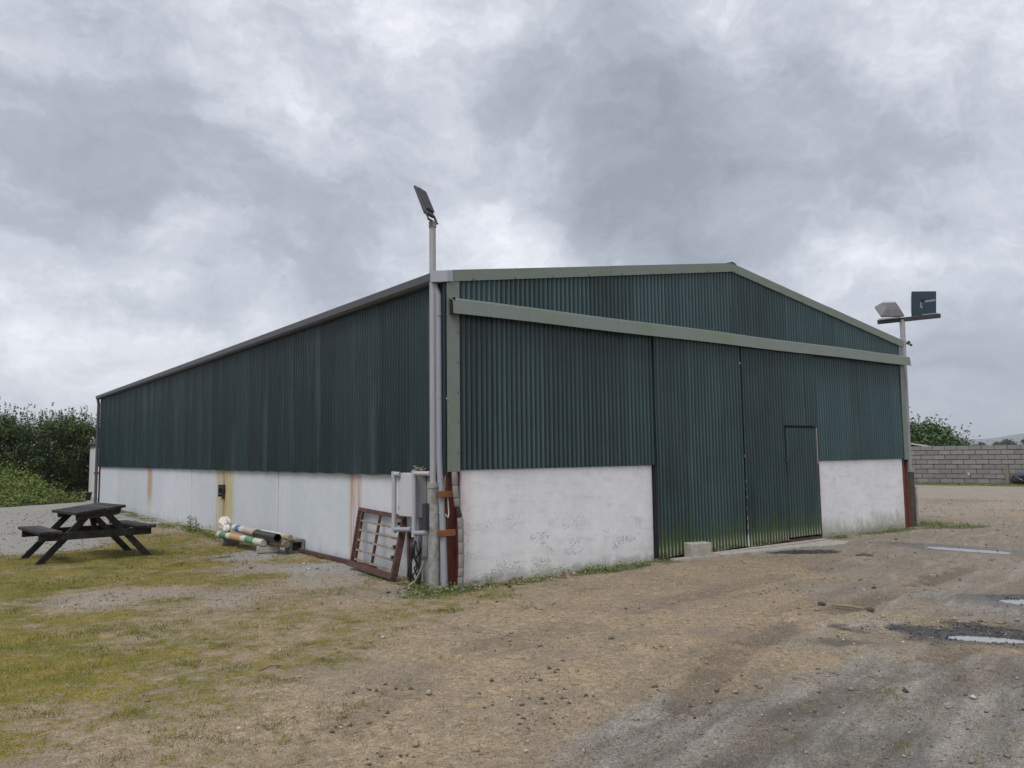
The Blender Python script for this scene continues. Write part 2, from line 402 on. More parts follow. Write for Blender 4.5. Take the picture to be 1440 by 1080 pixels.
def f(g):
    p = g.pos(); n = g.noise(p, 9, 5, .7); n2 = g.noise(p, 60, 3, .6)
    c = g.ramp(n, [(.3, (.11, .10, .095)), (.5, (.19, .18, .17)), (.75, (.27, .26, .245))])
    return {'Base Color': g.scale(c, g.m('ADD', .75, g.m('MULTIPLY', n2, .5))), 'Roughness': .95, 'Specular IOR Level': .15, 'Normal': g.bump(n2, .4, .006)}
mat('concrete_dark', f)
def f(g):    # grey blocks of the yard wall, each its own shade
    p = g.pos(); n = g.noise(p, 4, 5, .7); n2 = g.noise(p, 30, 3, .6); rn = g.rnd()
    c = g.mix(rn, (.195, .185, .18), (.25, .24, .235))
    c = g.scale(c, g.m('ADD', .55, g.m('ADD', g.m('MULTIPLY', n, .5), g.m('MULTIPLY', n2, .4))))
    return {'Base Color': c, 'Roughness': .95, 'Specular IOR Level': .15, 'Normal': g.bump(n2, .4, .01)}
mat('yard_block', f)
flat('mortar', (.11, .104, .10), .95, var=.4, sc=5)
def f(g):    # black stained, weathered timber
    o = g.obj(); p = g.pos(); n = g.noise(g.mul3(p, (4, 4, 30)), 2.0, 5, .65); n2 = g.noise(p, 12, 5, .7)
    k = g.sm(g.m('ADD', g.m('MULTIPLY', n2, .7), g.m('MULTIPLY', g.rnd(), .3)), .45, .8)
    c = g.mix(k, (.012, .011, .012), (.070, .060, .056))
    return {'Base Color': c, 'Roughness': g.m('ADD', .55, g.m('MULTIPLY', n, .25)), 'Specular IOR Level': .35, 'Normal': g.bump(n, .2, .004)}
mat('black_timber', f)
def m_striped(name, stops):  # paint bands along a pole (object y axis = its length in metres)
    def f(g):
        o = g.obj(); x, y, z = g.sep(o); p = g.pos()
        r = g.n('ShaderNodeValToRGB'); r.color_ramp.interpolation = 'CONSTANT'; e = r.color_ramp.elements
        while len(e) < len(stops): e.new(.5)
        for q, (a, c) in zip(e, stops): q.position = a; q.color = (*c, 1)
        g.put(r.inputs[0], g.m('ADD', g.m('MULTIPLY', y, .4), g.m('MULTIPLY', g.m('SUBTRACT', g.noise(p, 18, 3, .6), .5), .02)))
        n = g.noise(p, 16, 5, .7)
        c = g.mix(g.sm(n, .50, .68), r.outputs[0], (.34, .30, .22))
        c = g.scale(c, g.m('ADD', .75, g.m('MULTIPLY', g.noise(p, 50, 3, .6), .5)))
        return {'Base Color': c, 'Roughness': .6}
    return mat(name, f)
W_, G_, O_ = (.52, .52, .44), (.045, .20, .10), (.42, .24, .12)
m_striped('pole_green', [(0, W_), (.045, G_), (.165, W_), (.23, O_), (.42, W_), (.50, G_), (.63, (.45, .52, .42)), (.68, W_)])
m_striped('pole_blue', [(0, W_), (.065, (.05, .085, .28)), (.16, (.50, .52, .58)), (.235, (.42, .34, .30))])
m_striped('pole_tan', [(0, W_), (.30, (.40, .36, .27)), (.38, (.30, .24, .16))])
flat('log_brown', (.21, .17, .115), .85, var=.5, sc=14, bump=.3)
def f(g):
    t = g.attr('tone'); n = g.rnd()
    c = g.mix(t, (.026, .052, .016), (.11, .155, .044)); rn = g.rnd()
    c = g.mix(g.m('MULTIPLY', rn, .5), c, g.mix(t, (.035, .05, .015), (.165, .17, .055)))
    return {'Base Color': c, 'Roughness': .55, 'Specular IOR Level': .3, 'Subsurface Weight': 0.0}
mat('hedge_leaf', f)
def f(g):
    t = g.attr('tone')
    return {'Base Color': g.mix(t, (.025, .06, .018), (.09, .15, .045)), 'Roughness': .5, 'Specular IOR Level': .3}
mat('tree_leaf', f)
def f(g):
    t = g.attr('tone')
    return {'Base Color': g.ramp(t, [(0, (.04, .075, .014)), (.5, (.12, .19, .04)), (.85, (.16, .21, .045)), (1, (.25, .22, .08))]), 'Roughness': .6, 'Specular IOR Level': .25}
mat('weed_leaf', f)
def f(g):
    t = g.attr('tone')
    return {'Base Color': g.ramp(t, [(0, (.06, .08, .014)), (.35, (.16, .165, .03)), (.7, (.27, .235, .06)), (1, (.38, .29, .13))]), 'Roughness': .75, 'Specular IOR Level': .15}
mat('moss_blade', f)
def f(g):
    t = g.attr('tone')
    return {'Base Color': g.ramp(t, [(0, (.035, .065, .012)), (.5, (.095, .14, .028)), (1, (.19, .20, .055))]), 'Roughness': .65, 'Specular IOR Level': .2}
mat('grass_blade', f)
def f(g):
    t = g.attr('tone')
    return {'Base Color': g.ramp(t, [(0, (.08, .068, .055)), (.35, (.21, .17, .125)), (.7, (.31, .265, .21)), (1, (.50, .47, .43))]), 'Roughness': .9, 'Specular IOR Level': .2}
mat('stone', f)
def f(g):
    t = g.attr('tone')
    return {'Base Color': g.ramp(t, [(0, (.02, .021, .026)), (.7, (.06, .062, .072)), (1, (.17, .17, .18))]), 'Roughness': .7}
mat('tar_stone', f)
flat('clod', (.085, .066, .047), .95, var=.4, sc=20)
flat('straw', (.27, .22, .14), .85, var=.3, sc=20)
flat('bark', (.055, .045, .035), .9, var=.4, sc=10)
flat('stick_pale', (.24, .19, .12), .85, var=.3, sc=20)
def f(g):
    p = g.pos(); n = g.noise(p, 35, 3, .5)
    return {'Base Color': (.24, .235, .225), 'Roughness': .05, 'Specular IOR Level': .6, 'Normal': g.bump(n, .02, .002)}
mat('water', f)
flat('shed_white', (.74, .76, .77), .5, var=.1)
flat('roof_dark', (.03, .03, .034), .7, var=.2)
flat('roof_pale', (.42, .42, .43), .6, var=.1)
flat('door_frame', (.16, .17, .18), .5, var=.1)
flat('bank_earth', (.055, .065, .025), .95, var=.5, sc=2)
flat('hill_field', (.05, .065, .05), .95, var=.5, sc=.004)
flat('far_leaf', (.03, .05, .022), .9, var=.4, sc=.2)
flat('blue_cloth', (.06, .07, .13), .7, var=.3)
def f(g):
    return {'Base Color': (.035, .06, .085), 'Roughness': .1, 'Specular IOR Level': .6}
mat('lamp_glass', f)
flat('reflector', (.40, .43, .46), .25, metal=.8, var=.1)
# ---------------------------------------------------------------- the yard surface
GP = [('M', -4.01, 3.22), ('M', -4.07, 0.01), ('M', -4.37, -1.14), ('M', -3.21, 3.57), ('M', -1.94, 4.16), ('M', -1.74, 2.27), ('M', -4.08, -1.61), ('M', -3.57, -1.31), ('m', -3.2, -1.48), ('M', -4.47, -2.69), ('M', -2.05, 5.89), ('M', -2.3, 7.43), ('M', -1.14, 7.89), ('M', -1.12, 5.66), ('m', -4.13, -2.52), ('m', -3.66, -2.37), ('M', -4.14, 1.66), ('M', -3.63, 0.78), ('m', -0.47, 3.34), ('M', -3.42, 6.0), ('M', -2.29, 2.76), ('M', -4.16, -0.82), ('g', -2.54, 1.93), ('m', -2.57, 1.08), ('g', -2.28, 0.56), ('g', -3.53, 1.91), ('g', -3.21, 1.37), ('m', -2.01, -0.15), ('k', -1.33, 0.01), ('m', -3.41, -0.55), ('m', -3.07, -0.11), ('m', -3.84, 0.54), ('g', -2.13, 1.27), ('m', -3.12, -2.4), ('m', -2.98, -1.66), ('m', -2.8, -2.21), ('m', -2.56, -1.26), ('m', -3.82, -3.35), ('m', -3.92, -2.99), ('B', -4.23, -3.15), ('m', -3.37, -3.71), ('m', -3.43, -2.92), ('B', -3.55, -3.44), ('B', -4.51, -3.11), ('B', -1.55, -2.11), ('B', -0.59, -1.8), ('B', 0.37, -1.71), ('B', 0.92, -2.18), ('B', -2.33, -3.05), ('B', -1.71, -3.34), ('B', -0.86, -3.29), ('B', 0.43, -3.07), ('B', -3.08, -3.95), ('B', -2.72, -4.23), ('B', -2.11, -4.31), ('T', -1.73, -2.83), ('T', -2.48, -2.71), ('T', -1.37, -3.84), ('T', -1.76, -3.73), ('T', -0.6, -3.64), ('B', -1.29, -4.11), ('T', -2.22, -3.9), ('B', -2.77, -4.44), ('T', -2.62, -3.58), ('m', -0.74, -0.76), ('m', -1.08, -0.47), ('m', -1.72, -0.84), ('m', -0.18, -0.71), ('k', -0.66, -0.01), ('m', -2.0, -1.73), ('m', -1.5, 0.16), ('m', -1.44, -0.87), ('G', -0.74, 4.69), ('G', -0.68, 2.56), ('g', -0.77, 1.42), ('m', -0.53, 7.31), ('g', -1.2, 3.03), ('G', -3.47, 13.05), ('G', -2.32, 17.66), ('G', -2.24, 11.86), ('G', -2.69, 7.79), ('G', -3.57, 8.61), ('G', -0.53, 17.72), ('m', -1.04, 10.7), ('m', -0.42, 8.64), ('g', -0.57, 10.24), ('G', -0.63, 14.25), ('G', -3.02, 9.66), ('K', -1.81, -5.09), ('K', -1.37, -4.91), ('K', -0.85, -5.02), ('K', 0.19, -5.12), ('K', -0.67, -5.76), ('K', 0.11, -5.8), ('K', 3.55, -4.44), ('k', 1.12, -4.35), ('k', 3.04, -4.0), ('k', 2.77, -3.25), ('k', 0.69, -3.98), ('B', 0.13, -4.11), ('B', -0.71, -4.38), ('k', -1.49, -4.66), ('B', 0.81, -3.0), ('B', 2.05, -2.63), ('T', 0.29, -3.65), ('K', 0.82, -5.64), ('K', -1.29, -5.52), ('k', -0.42, -4.62), ('g', 1.58, -4.4), ('g', 1.48, -4.14), ('B', 4.08, -1.69), ('B', 2.59, -1.18), ('k', 7.27, -1.45), ('k', 10.91, -0.93), ('g', 14.4, 1.38), ('k', 4.42, -1.99), ('k', 5.08, -2.58), ('k', 3.71, -2.87), ('k', 4.31, -3.4), ('k', 7.39, -2.75), ('k', 9.47, -2.12), ('k', 5.02, -4.02), ('g', 21.35, 3.58), ('g', 18.83, 1.2), ('g', 22.86, 5.16), ('g', 26.58, 4.6), ('k', 19.3, 3.09), ('g', 16.27, 1.91), ('k', 13.13, -0.95),
      ('m', -5.5, 1.0), ('m', -6.0, -1.5), ('m', -6.5, 4.0), ('G', -6.5, 10.0), ('G', -8.0, 16.0), ('K', 2.0, -8.0), ('K', 6.0, -8.0), ('k', 9.0, -6.0), ('B', -4.0, -7.0), ('k', 16.0, -4.0), ('g', 26.0, -4.0)]
CV = {'M': (.92, 0, 0, 0), 'm': (.56, 0, 0, .1), 'B': (0, 0, 0, .15), 'T': (0, 0, 0, .75), 'G': (.08, 1, 0, 0), 'g': (.15, .5, .1, 0), 'K': (0, 0, 1, 0), 'k': (0, .1, .55, 0)}
TRACKS = [[(-2.66, -4.65), (-1.76, -4.28), (-0.84, -4.06), (0.42, -3.76), (2.6, -3.11), (4.58, -2.93)], [(-2.12, -5.09), (-1.12, -4.63), (0.01, -4.01), (1.37, -3.67), (3.35, -3.48), (5.74, -3.17)], [(-1.84, -4.82), (-0.42, -4.62), (1.34, -4.53), (5.13, -4.12)], [(-1.85, -5.3), (-0.41, -5.12), (1.22, -5.02), (3.03, -4.88)], [(-1.33, -5.66), (0.06, -5.5), (1.66, -5.38)], [(-2.88, -3.53), (-1.73, -2.83), (-0.29, -2.46), (1.54, -2.2), (3.57, -2.03)], [(-2.41, -3.2), (-1.09, -2.49), (0.39, -2.21)]]
TW = [.35, 1, .5, .9, .7, .55, .5]
PUD = [(7.9, -2.35, .62, .17, -1.5, .024), (1.98, -4.99, .27, .10, -1.0, .02), (4.0, -4.62, .34, .16, -.9, .02), (14.3, 5.6, .9, .3, -1.0, .016), (12.6, 3.0, .6, .2, -1.0, .014)]
def ellipse(x, y, cx, cy, a, b, ang):
    dx, dy = x - cx, y - cy; c, s = math.cos(ang), math.sin(ang)
    return np.sqrt(((dx * c + dy * s) / a) ** 2 + ((-dx * s + dy * c) / b) ** 2)
def seg_d(x, y, pts):
    best = np.full(np.shape(x), 1e9); along = np.zeros(np.shape(x)); acc = 0
    for (ax, ay), (bx, by) in zip(pts[:-1], pts[1:]):
        L = math.hypot(bx - ax, by - ay); t = np.clip(((x - ax) * (bx - ax) + (y - ay) * (by - ay)) / L ** 2, 0, 1)
        dd = np.hypot(x - ax - t * (bx - ax), y - ay - t * (by - ay))
        k = dd < best; best = np.where(k, dd, best); along = np.where(k, acc + t * L, along); acc += L
    return best, along
def tracks(x, y):
    dark = np.zeros(np.shape(x)); dz = np.zeros(np.shape(x))
    for pts, wt in zip(TRACKS, TW):
        dd, al = seg_d(x + .15 * (fbm(x * .8, y * .8, 2) - .5), y + .15 * (fbm(x * .8 + 40, y * .8, 2) - .5), pts)
        k = sstep(dd, .21, .10) * wt * sstep(fbm(x * 1.1 + 9, y * 1.1, 3) + .5 * (fbm(x * 7, y * 7, 3) - .5), .28, .52)
        tread = np.sin(al * 2 * np.pi / .085 + np.abs(dd) * 40) * .5 + .5
        dark = np.maximum(dark, k * (.74 + .26 * tread * sstep(fbm(x * 2.3, y * 2.3, 2), .4, .6))); dz -= k * (.010 + .008 * tread) - sstep(dd, .32, .22) * sstep(dd, .14, .22) * .008 * wt
    return dark, dz
def classes(x, y):
    x = np.asarray(x, float).ravel(); y = np.asarray(y, float).ravel()
    wx = x + .5 * (fbm(x * 1.3, y * 1.3, 3) - .5); wy = y + .5 * (fbm(x * 1.3 + 50, y * 1.3, 3) - .5)
    num = np.zeros((len(x), 4)); den = np.zeros(len(x))
    for c, px, py in GP:
        q = 1 / ((wx - px) ** 2 + (wy - py) ** 2 + .06) ** 2
        num += q[:, None] * np.array(CV[c]); den += q
    return num / den[:, None]
def lush(x, y):
    """green growth along walls and posts"""
    nz = fbm(x * 2.2 + 3, y * 2.2, 3)
    front = sstep(np.abs(y + .16), .34, .05) * ((x > .15) & (x < 3.75)) * sstep(x, .1, .9) + sstep(np.abs(y + .12), .34, .05) * ((x > 7.5) & (x < 10.9)) * sstep(x, 7.4, 8.2)
    side = sstep(np.abs(x + .28), .42, .05) * (y > 6.6) * (y < 20) * .8 + sstep(np.abs(x + .2), .35, .05) * (y > -.2) * (y < 1.6) * .8
    corner = sstep(ellipse(x, y, -.25, -.15, .75, .5, 0), 1.1, .3) + sstep(ellipse(x, y, -1.0, .75, .5, .32, 0), 1.1, .3) * .8
    right = sstep(ellipse(x, y, 11.6, -.25, 1.15, .75, -.6), 1.1, .45) * 1.7
    wd_w = .9703 * (31.65 - x) + .242 * (11.9 - y)
    wallstrip = sstep(wd_w, 3.2, 2.3) * (wd_w > -.5) * (y > -12) * (y < 16) * 1.3
    spots = sstep(ellipse(x, y, -1.25, 4.6, .5, .3, .5), 1.1, .3) * .8 + sstep(ellipse(x, y, -2.7, 5.9, .9, .9, 0), 1.2, .4) * .45 + sstep(ellipse(x, y, -.6, 17.0, .9, 1.6, 0), 1.1, .3)
    return np.clip(front + side + corner + right + wallstrip + spots, 0, 1.4) * np.maximum(sstep(nz, .22, .55), .8 * (x > 24))
def tarmask(x, y):
    n = fbm(x * 5, y * 5, 4)
    a = sstep(ellipse(x, y, 5.8, -.86, .62, .30, -.75) + (n - .5) * .7, 1.05, .75)
    b = sstep(ellipse(x, y, 2.15, -4.92, .95, .42, -.85) + (n - .5) * 1.6, 1.1, .5) * .9
    c = sstep(ellipse(x, y, 4.2, -4.6, .5, .3, -.85) + (n - .5) * 1.4, 1.1, .5) * .8
    e = sstep(ellipse(x, y, 15.1, 4.1, 1.3, .35, -.8) + (n - .5) * .8, 1.0, .7) * .75 + sstep(ellipse(x, y, 13.4, 2.3, 1.0, .25, -.9) + (n - .5) * .8, 1.0, .7) * .7
    f_ = sstep(ellipse(x, y, .95, -4.33, .30, .14, -.7) + (n - .5) * .8, 1.0, .6) * .5
    return np.clip(np.maximum.reduce([a, b, c, e, f_]), 0, 1)
def ground_z(x, y, tr=None):
    x = np.asarray(x, float); y = np.asarray(y, float)
    near = sstep(np.hypot(x + 1, y + 2), 40, 15)
    z = ((fbm(x * .55, y * .55, 3) - .5) * .05 + (fbm(x * 4, y * 4, 3) - .5) * .016) * near
    fine = sstep(np.hypot(x + 2, y + 4), 16, 8)
    z = z + ((fbm(x * 9, y * 9, 3) - .5) * .018 + (vnoise(x * 27, y * 27) - .5) * .006) * fine - .010 * sstep(fbm(x * 3.3 + 60, y * 3.3, 4), .56, .68) * fine
    if tr is None: tr = tracks(x, y)[1]
    z = z + tr
    z = z + .03 * sstep(ellipse(x, y, -2.85, 6.0, 1.7, 1.5, 0), 1.2, .3)
    for cx, cy, a, b, ang, dp in PUD:
        e = ellipse(x, y, cx, cy, a * 1.5, b * 1.5, ang) + (fbm(x * 3, y * 3, 3) - .5) * .5
        kk = sstep(e, 1.9, 1.35); z = z * (1 - kk) + kk * np.maximum(z * .5, .002); k = sstep(e, 1.25, .25); z = z * (1 - k) + k * (-dp)
    ap = sstep(np.abs(x - 5.4), 2.6, 2.2) * sstep(np.abs(y + .35), .6, .35); z = z * (1 - ap) - .004 * ap
    return z

def f(g):
    p = g.pos(); x, y, z = g.sep(p)
    moss, pale, grey, tan = (g.attr(k) for k in ('moss', 'pale', 'grey', 'tan'))
    tar, lu, trk, wet = (g.attr(k) for k in ('tar', 'lush', 'track', 'wet'))
    nA = g.noise(p, 1.1, 6, .6); nB = g.noise(p, 6, 6, .65); nC = g.noise(p, 38, 5, .65); nD = g.noise(p, 150, 3, .6)
    stk = g.noise(g.comb(g.m('ADD', g.m('MULTIPLY', x, .9), g.m('MULTIPLY', y, .28)), g.m('MULTIPLY', g.m('SUBTRACT', y, g.m('MULTIPLY', x, .26)), 5), z), 1.0, 7, .68)
    nE = g.noise(p, 16, 5, .7); nF = g.noise(p, 75, 4, .7)
    dirt = g.mix(g.sm(nE, .3, .7), (.225, .172, .112), (.375, .295, .202))
    dirt = g.mix(g.m('MULTIPLY', g.sm(g.m('ADD', g.m('MULTIPLY', nA, .6), g.m('MULTIPLY', nB, .4)), .44, .60), .85), dirt, (.225, .185, .142))
    c = g.mix(g.sm(g.m('ADD', tan, g.m('MULTIPLY', g.m('SUBTRACT', nB, .5), 2.2)), .62, 1.15), dirt, (.46, .335, .20))
    gk = g.mix(g.sm(nF, .35, .65), (.20, .192, .176), (.375, .36, .337))
    c = g.mix(g.sm(g.m('ADD', pale, g.m('MULTIPLY', g.m('SUBTRACT', nB, .5), 1.0)), .25, .75), c, gk)
    kk = g.mix(g.sm(stk, .32, .70), (.155, .142, .124), (.305, .280, .246))
    kk = g.mix(g.m('MULTIPLY', g.sm(nF, .50, .36), .35), kk, (.12, .108, .095))
    c = g.mix(g.sm(g.m('ADD', grey, g.m('MULTIPLY', g.m('SUBTRACT', stk, .5), 1.1)), .25, .75), c, kk)
    mm = g.sm(g.m('ADD', moss, g.m('MULTIPLY', g.m('SUBTRACT', g.m('ADD', g.m('ADD', g.m('MULTIPLY', nA, .25), g.m('MULTIPLY', nB, .35)), g.m('ADD', g.m('MULTIPLY', nE, .25), g.m('MULTIPLY', nC, .15))), .5), 6.0)), .30, .95)
    mc = g.mix(g.sm(g.noise(p, 1.9, 4, .6), .38, .64), (.165, .155, .022), (.315, .225, .05))
    mc = g.mix(g.sm(nC, .35, .7), mc, (.09, .092, .015))
    c = g.mix(g.m('MULTIPLY', mm, .95), c, mc)
    c = g.mix(g.m('MULTIPLY', g.sm(g.m('ADD', lu, g.m('MULTIPLY', g.m('SUBTRACT', nB, .5), .8)), .3, .8), .8), c, (.085, .10, .03))
    c = g.mix(g.m('MULTIPLY', trk, .80), c, (.125, .10, .075))
    c = g.mix(g.m('MULTIPLY', tar, g.sm(nC, .2, .55)), c, (.040, .042, .050))
    # scattered dark dung and damp marks in the brown ground
    dm = g.m('MULTIPLY', g.sm(g.noise(p, 3.1, 6, .7), .60, .70), g.sm(g.m('ADD', moss, pale), .6, .2))
    c = g.mix(g.m('MULTIPLY', dm, .6), c, (.13, .092, .06))
    c = g.scale(c, g.m('ADD', .46, g.m('ADD', g.m('ADD', g.sm(nC, .32, .68, 0, .36), g.sm(nF, .36, .64, 0, .40)), g.sm(nD, .35, .65, 0, .34))))
    crumb_shade = g.m('MULTIPLY', g.sm(g.vor(p, 42), .30, .10), g.sm(g.noise(p, 11, 4, .7), .50, .62))  # small shadows of soil crumbs, painted as dark specks in the ground colour
    c = g.scale(c, g.m('SUBTRACT', 1, g.m('MULTIPLY', crumb_shade, .5)))
    gp = g.sm(g.vor(p, 70), .42, .18)
    c = g.mix(g.m('MULTIPLY', g.m('MULTIPLY', gp, g.sm(g.noise(p, 90, 2, .5), .5, .65)), .5), c, (.52, .50, .47))
    c = g.scale(c, g.m('SUBTRACT', 1, g.m('MULTIPLY', wet, .58)))
    h = g.m('ADD', g.m('MULTIPLY', nB, .9), g.m('ADD', g.m('MULTIPLY', nC, .6), g.m('MULTIPLY', nD, .3)))
    return {'Base Color': c, 'Roughness': g.m('SUBTRACT', .95, g.m('ADD', g.m('MULTIPLY', wet, .55), g.m('MULTIPLY', grey, .12))), 'Specular IOR Level': g.m('ADD', .12, g.m('MULTIPLY', wet, .4)), 'Normal': g.bump(h, .75, .03)}
mat('yard_ground', f)

def axis(a, b, step, far, gr=1.09):
    core = list(np.arange(a, b + step / 2, step)); s = step; q = b; up = []
    while q < far: s *= gr; q += s; up.append(q)
    s = step; q = a; dn = []
    while q > -far: s *= gr; q -= s; dn.append(q)
    return np.array(dn[::-1] + core + up)
gx = axis(-5.2, 3.2, .020, 6200, 1.022); gy = axis(-6.6, 0.2, .020, 6200, 1.022)
X, Y = np.meshgrid(gx, gy); nx, ny = len(gx), len(gy)
Xf, Yf = X.ravel(), Y.ravel()
inn = (np.abs(Xf) < 60) & (np.abs(Yf) < 60)
xi, yi = Xf[inn], Yf[inn]
cl = np.zeros((len(Xf), 4)); cl[inn] = classes(xi, yi)
far_ = ~inn; cl[far_] = (.6, 0, 0, 0)
trk = np.zeros(len(Xf)); tz = np.zeros(len(Xf)); trk[inn], tz[inn] = tracks(xi, yi)
lu = np.zeros(len(Xf)); lu[inn] = lush(xi, yi); lu[far_] = 1
ta = np.zeros(len(Xf)); ta[inn] = tarmask(xi, yi)
Z = np.zeros(len(Xf)); Z[inn] = ground_z(xi, yi, tz[inn])
wet = np.zeros(len(Xf))
for cx, cy, a, b, ang, dp in PUD: wet = np.maximum(wet, sstep(ellipse(Xf, Yf, cx, cy, a * 2.5, b * 3.2, ang) + .5 * (fbm(Xf * 3, Yf * 3, 3) - .5), 1.1, .5))
wet = np.maximum(wet, ta * .6)
wet[inn] = np.maximum(wet[inn], sstep(fbm(xi * .9 + 7, yi * 1.6, 3), .56, .72) * cl[inn, 2] * .55)
idx = np.arange(nx * ny).reshape(ny, nx)
Fq = np.stack([idx[:-1, :-1], idx[:-1, 1:], idx[1:, 1:], idx[1:, :-1]], -1).reshape(-1, 4)
go = np_object('ground', np.stack([Xf, Yf, Z], 1), Fq, 'yard_ground',
               dict(moss=cl[:, 0], pale=cl[:, 1], grey=cl[:, 2], tan=cl[:, 3], tar=ta, lush=lu, track=trk, wet=wet), smooth=True, kind='structure')

for i, (cx, cy, a, b, ang, dp) in enumerate(PUD):
    vs = [(cx, cy, -dp * .52)]; n = 36
    for k in range(n):
        t = 2 * math.pi * k / n; c_, s_ = math.cos(ang), math.sin(ang); q = 1.55
        u, v_ = a * q * math.cos(t), b * q * math.sin(t)
        vs.append((cx + u * c_ - v_ * s_, cy + u * s_ + v_ * c_, -dp * .52))
    mb = MB().add(vs, [(0, 1 + k, 1 + (k + 1) % n) for k in range(n)])
    structure('puddle', mb, 'water')

# ---------------------------------------------------------------- loose stones, moss and grass on the yard
def scatter(n, d0, d1, a0=-8, a1=82):
    """points round the photographer's spot, thinning with distance"""
    dd = d0 * (d1 / d0) ** RNG.random(n); aa = np.radians(a0 + (a1 - a0) * RNG.random(n))
    return -4.99 + dd * np.sin(aa), -7.9 + dd * np.cos(aa), dd
def outside(x, y): return ~((x > -.02) & (x < 10.9) & (y > -.03) & (y < 22.4))
def make_stones(name, x, y, size, m, tone, sink=.35):
    n = len(x)
    base = np.array([(1, 0, 0), (-1, 0, 0), (0, 1, 0), (0, -1, 0), (0, 0, 1), (0, 0, -1)], float)
    fc = np.array([(0, 2, 4), (2, 1, 4), (1, 3, 4), (3, 0, 4), (2, 0, 5), (1, 2, 5), (3, 1, 5), (0, 3, 5)])
    P = base[None] * (.55 + .8 * RNG.random((n, 6, 1)))
    P = P + (RNG.random((n, 6, 3)) - .5) * .5
    P[:, :, 2] *= .65
    a = RNG.random(n) * 6.28; c, s = np.cos(a)[:, None], np.sin(a)[:, None]
    Q = np.stack([P[:, :, 0] * c - P[:, :, 1] * s, P[:, :, 0] * s + P[:, :, 1] * c, P[:, :, 2]], -1) * size[:, None, None]
    Q[:, :, 0] += x[:, None]; Q[:, :, 1] += y[:, None]; Q[:, :, 2] += (ground_z(x, y) + size * .5 * (1 - sink))[:, None]
    F = (fc[None] + 6 * np.arange(n)[:, None, None]).reshape(-1, 3)
    return np_object(name, Q.reshape(-1, 3), F, m, dict(tone=np.repeat(tone, 6)), kind='stuff')
x, y, dd = scatter(150000, 2.6, 28); k = outside(x, y) & ~((np.abs(x - 5.4) < 2) & (y > -.8)); x, y, dd = x[k], y[k], dd[k]
c4 = classes(x, y)
pr = np.clip(.11 + .95 * c4[:, 1] + .24 * c4[:, 2] - .10 * c4[:, 0] + .35 * lush(x, y) * (np.abs(y) < .6), 0, 1) * (.35 + 1.1 * fbm(x * 1.5, y * 1.5, 3))
k = RNG.random(len(x)) < pr * .72; x, y, dd, c4 = x[k], y[k], dd[k], c4[k]
sz = np.exp(RNG.normal(math.log(.0045), .6, len(x))) * (.6 + dd / 16); sz = np.minimum(sz, .03)
tone = np.clip(RNG.normal(.52, .2, len(x)) + .16 * c4[:, 1] - .12 * c4[:, 2], 0, 1)
make_stones('loose_gravel', x, y, sz, 'stone', tone)
tx = []; ty = []
for cx, cy, a, b, ang, q in ((5.8, -.86, .62, .32, -.75, 1500), (2.15, -4.92, 1.0, .5, -.85, 2400), (4.2, -4.6, .6, .35, -.85, 400)):
    t = RNG.random(q) * 6.28; r_ = np.sqrt(RNG.random(q)) * 1.15; u, v_ = a * r_ * np.cos(t), b * r_ * np.sin(t)
    tx.append(cx + u * math.cos(ang) - v_ * math.sin(ang)); ty.append(cy + u * math.sin(ang) + v_ * math.cos(ang))
tx = np.concatenate(tx); ty = np.concatenate(ty); k = RNG.random(len(tx)) < tarmask(tx, ty) + .03; tx, ty = tx[k], ty[k]
make_stones('tar_chippings', tx, ty, np.exp(RNG.normal(math.log(.0062), .4, len(tx))), 'tar_stone', RNG.random(len(tx)))
# a few bigger pale stones and dark clods
x, y, dd = scatter(260, 3.2, 14); k = outside(x, y); x, y = x[k], y[k]; c4 = classes(x, y)
k = RNG.random(len(x)) < .10 + .4 * c4[:, 1] + .22 * c4[:, 0]; x, y = x[k], y[k]
make_stones('bigger_stones', x, y, .009 + .012 * RNG.random(len(x)), 'stone', np.clip(RNG.normal(.6, .22, len(x)), 0, 1))
bx = np.concatenate([RNG.normal(-.1, .4, 90), RNG.uniform(.2, 2.4, 70)]); by = np.concatenate([RNG.normal(-.02, .16, 90), RNG.normal(-.2, .1, 70)]); k = outside(bx, by)
make_stones('wall_base_stones', bx[k], by[k], .012 + .028 * RNG.random(k.sum()), 'stone', np.clip(RNG.normal(.42, .2, k.sum()), 0, 1))
CL = [(-1.8, -3.98, .16, 26), (-2.05, -4.28, .10, 16), (-1.52, -3.52, .14, 18), (-1.25, -3.6, .10, 14), (-2.5, -3.1, .12, 14), (-.35, -3.55, .12, 12), (-2.9, -3.55, .12, 12), (-1.0, -2.6, .25, 14), (.6, -2.3, .4, 16), (-1.05, -4.3, .10, 12), (2.6, -2.4, .5, 18), (5.8, -1.9, .4, 14), (-3.2, -4.2, .2, 12), (1.6, -3.3, .35, 14), (-.2, -1.5, .5, 10)]
cx_ = np.concatenate([RNG.normal(a, s, n) for a, b, s, n in CL]); cy_ = np.concatenate([RNG.normal(b, s * .6, n) for a, b, s, n in CL])
make_stones('mud_clods', cx_, cy_, np.minimum(np.exp(RNG.normal(math.log(.009), .5, len(cx_))), .022), 'clod', RNG.random(len(cx_)), sink=.6)

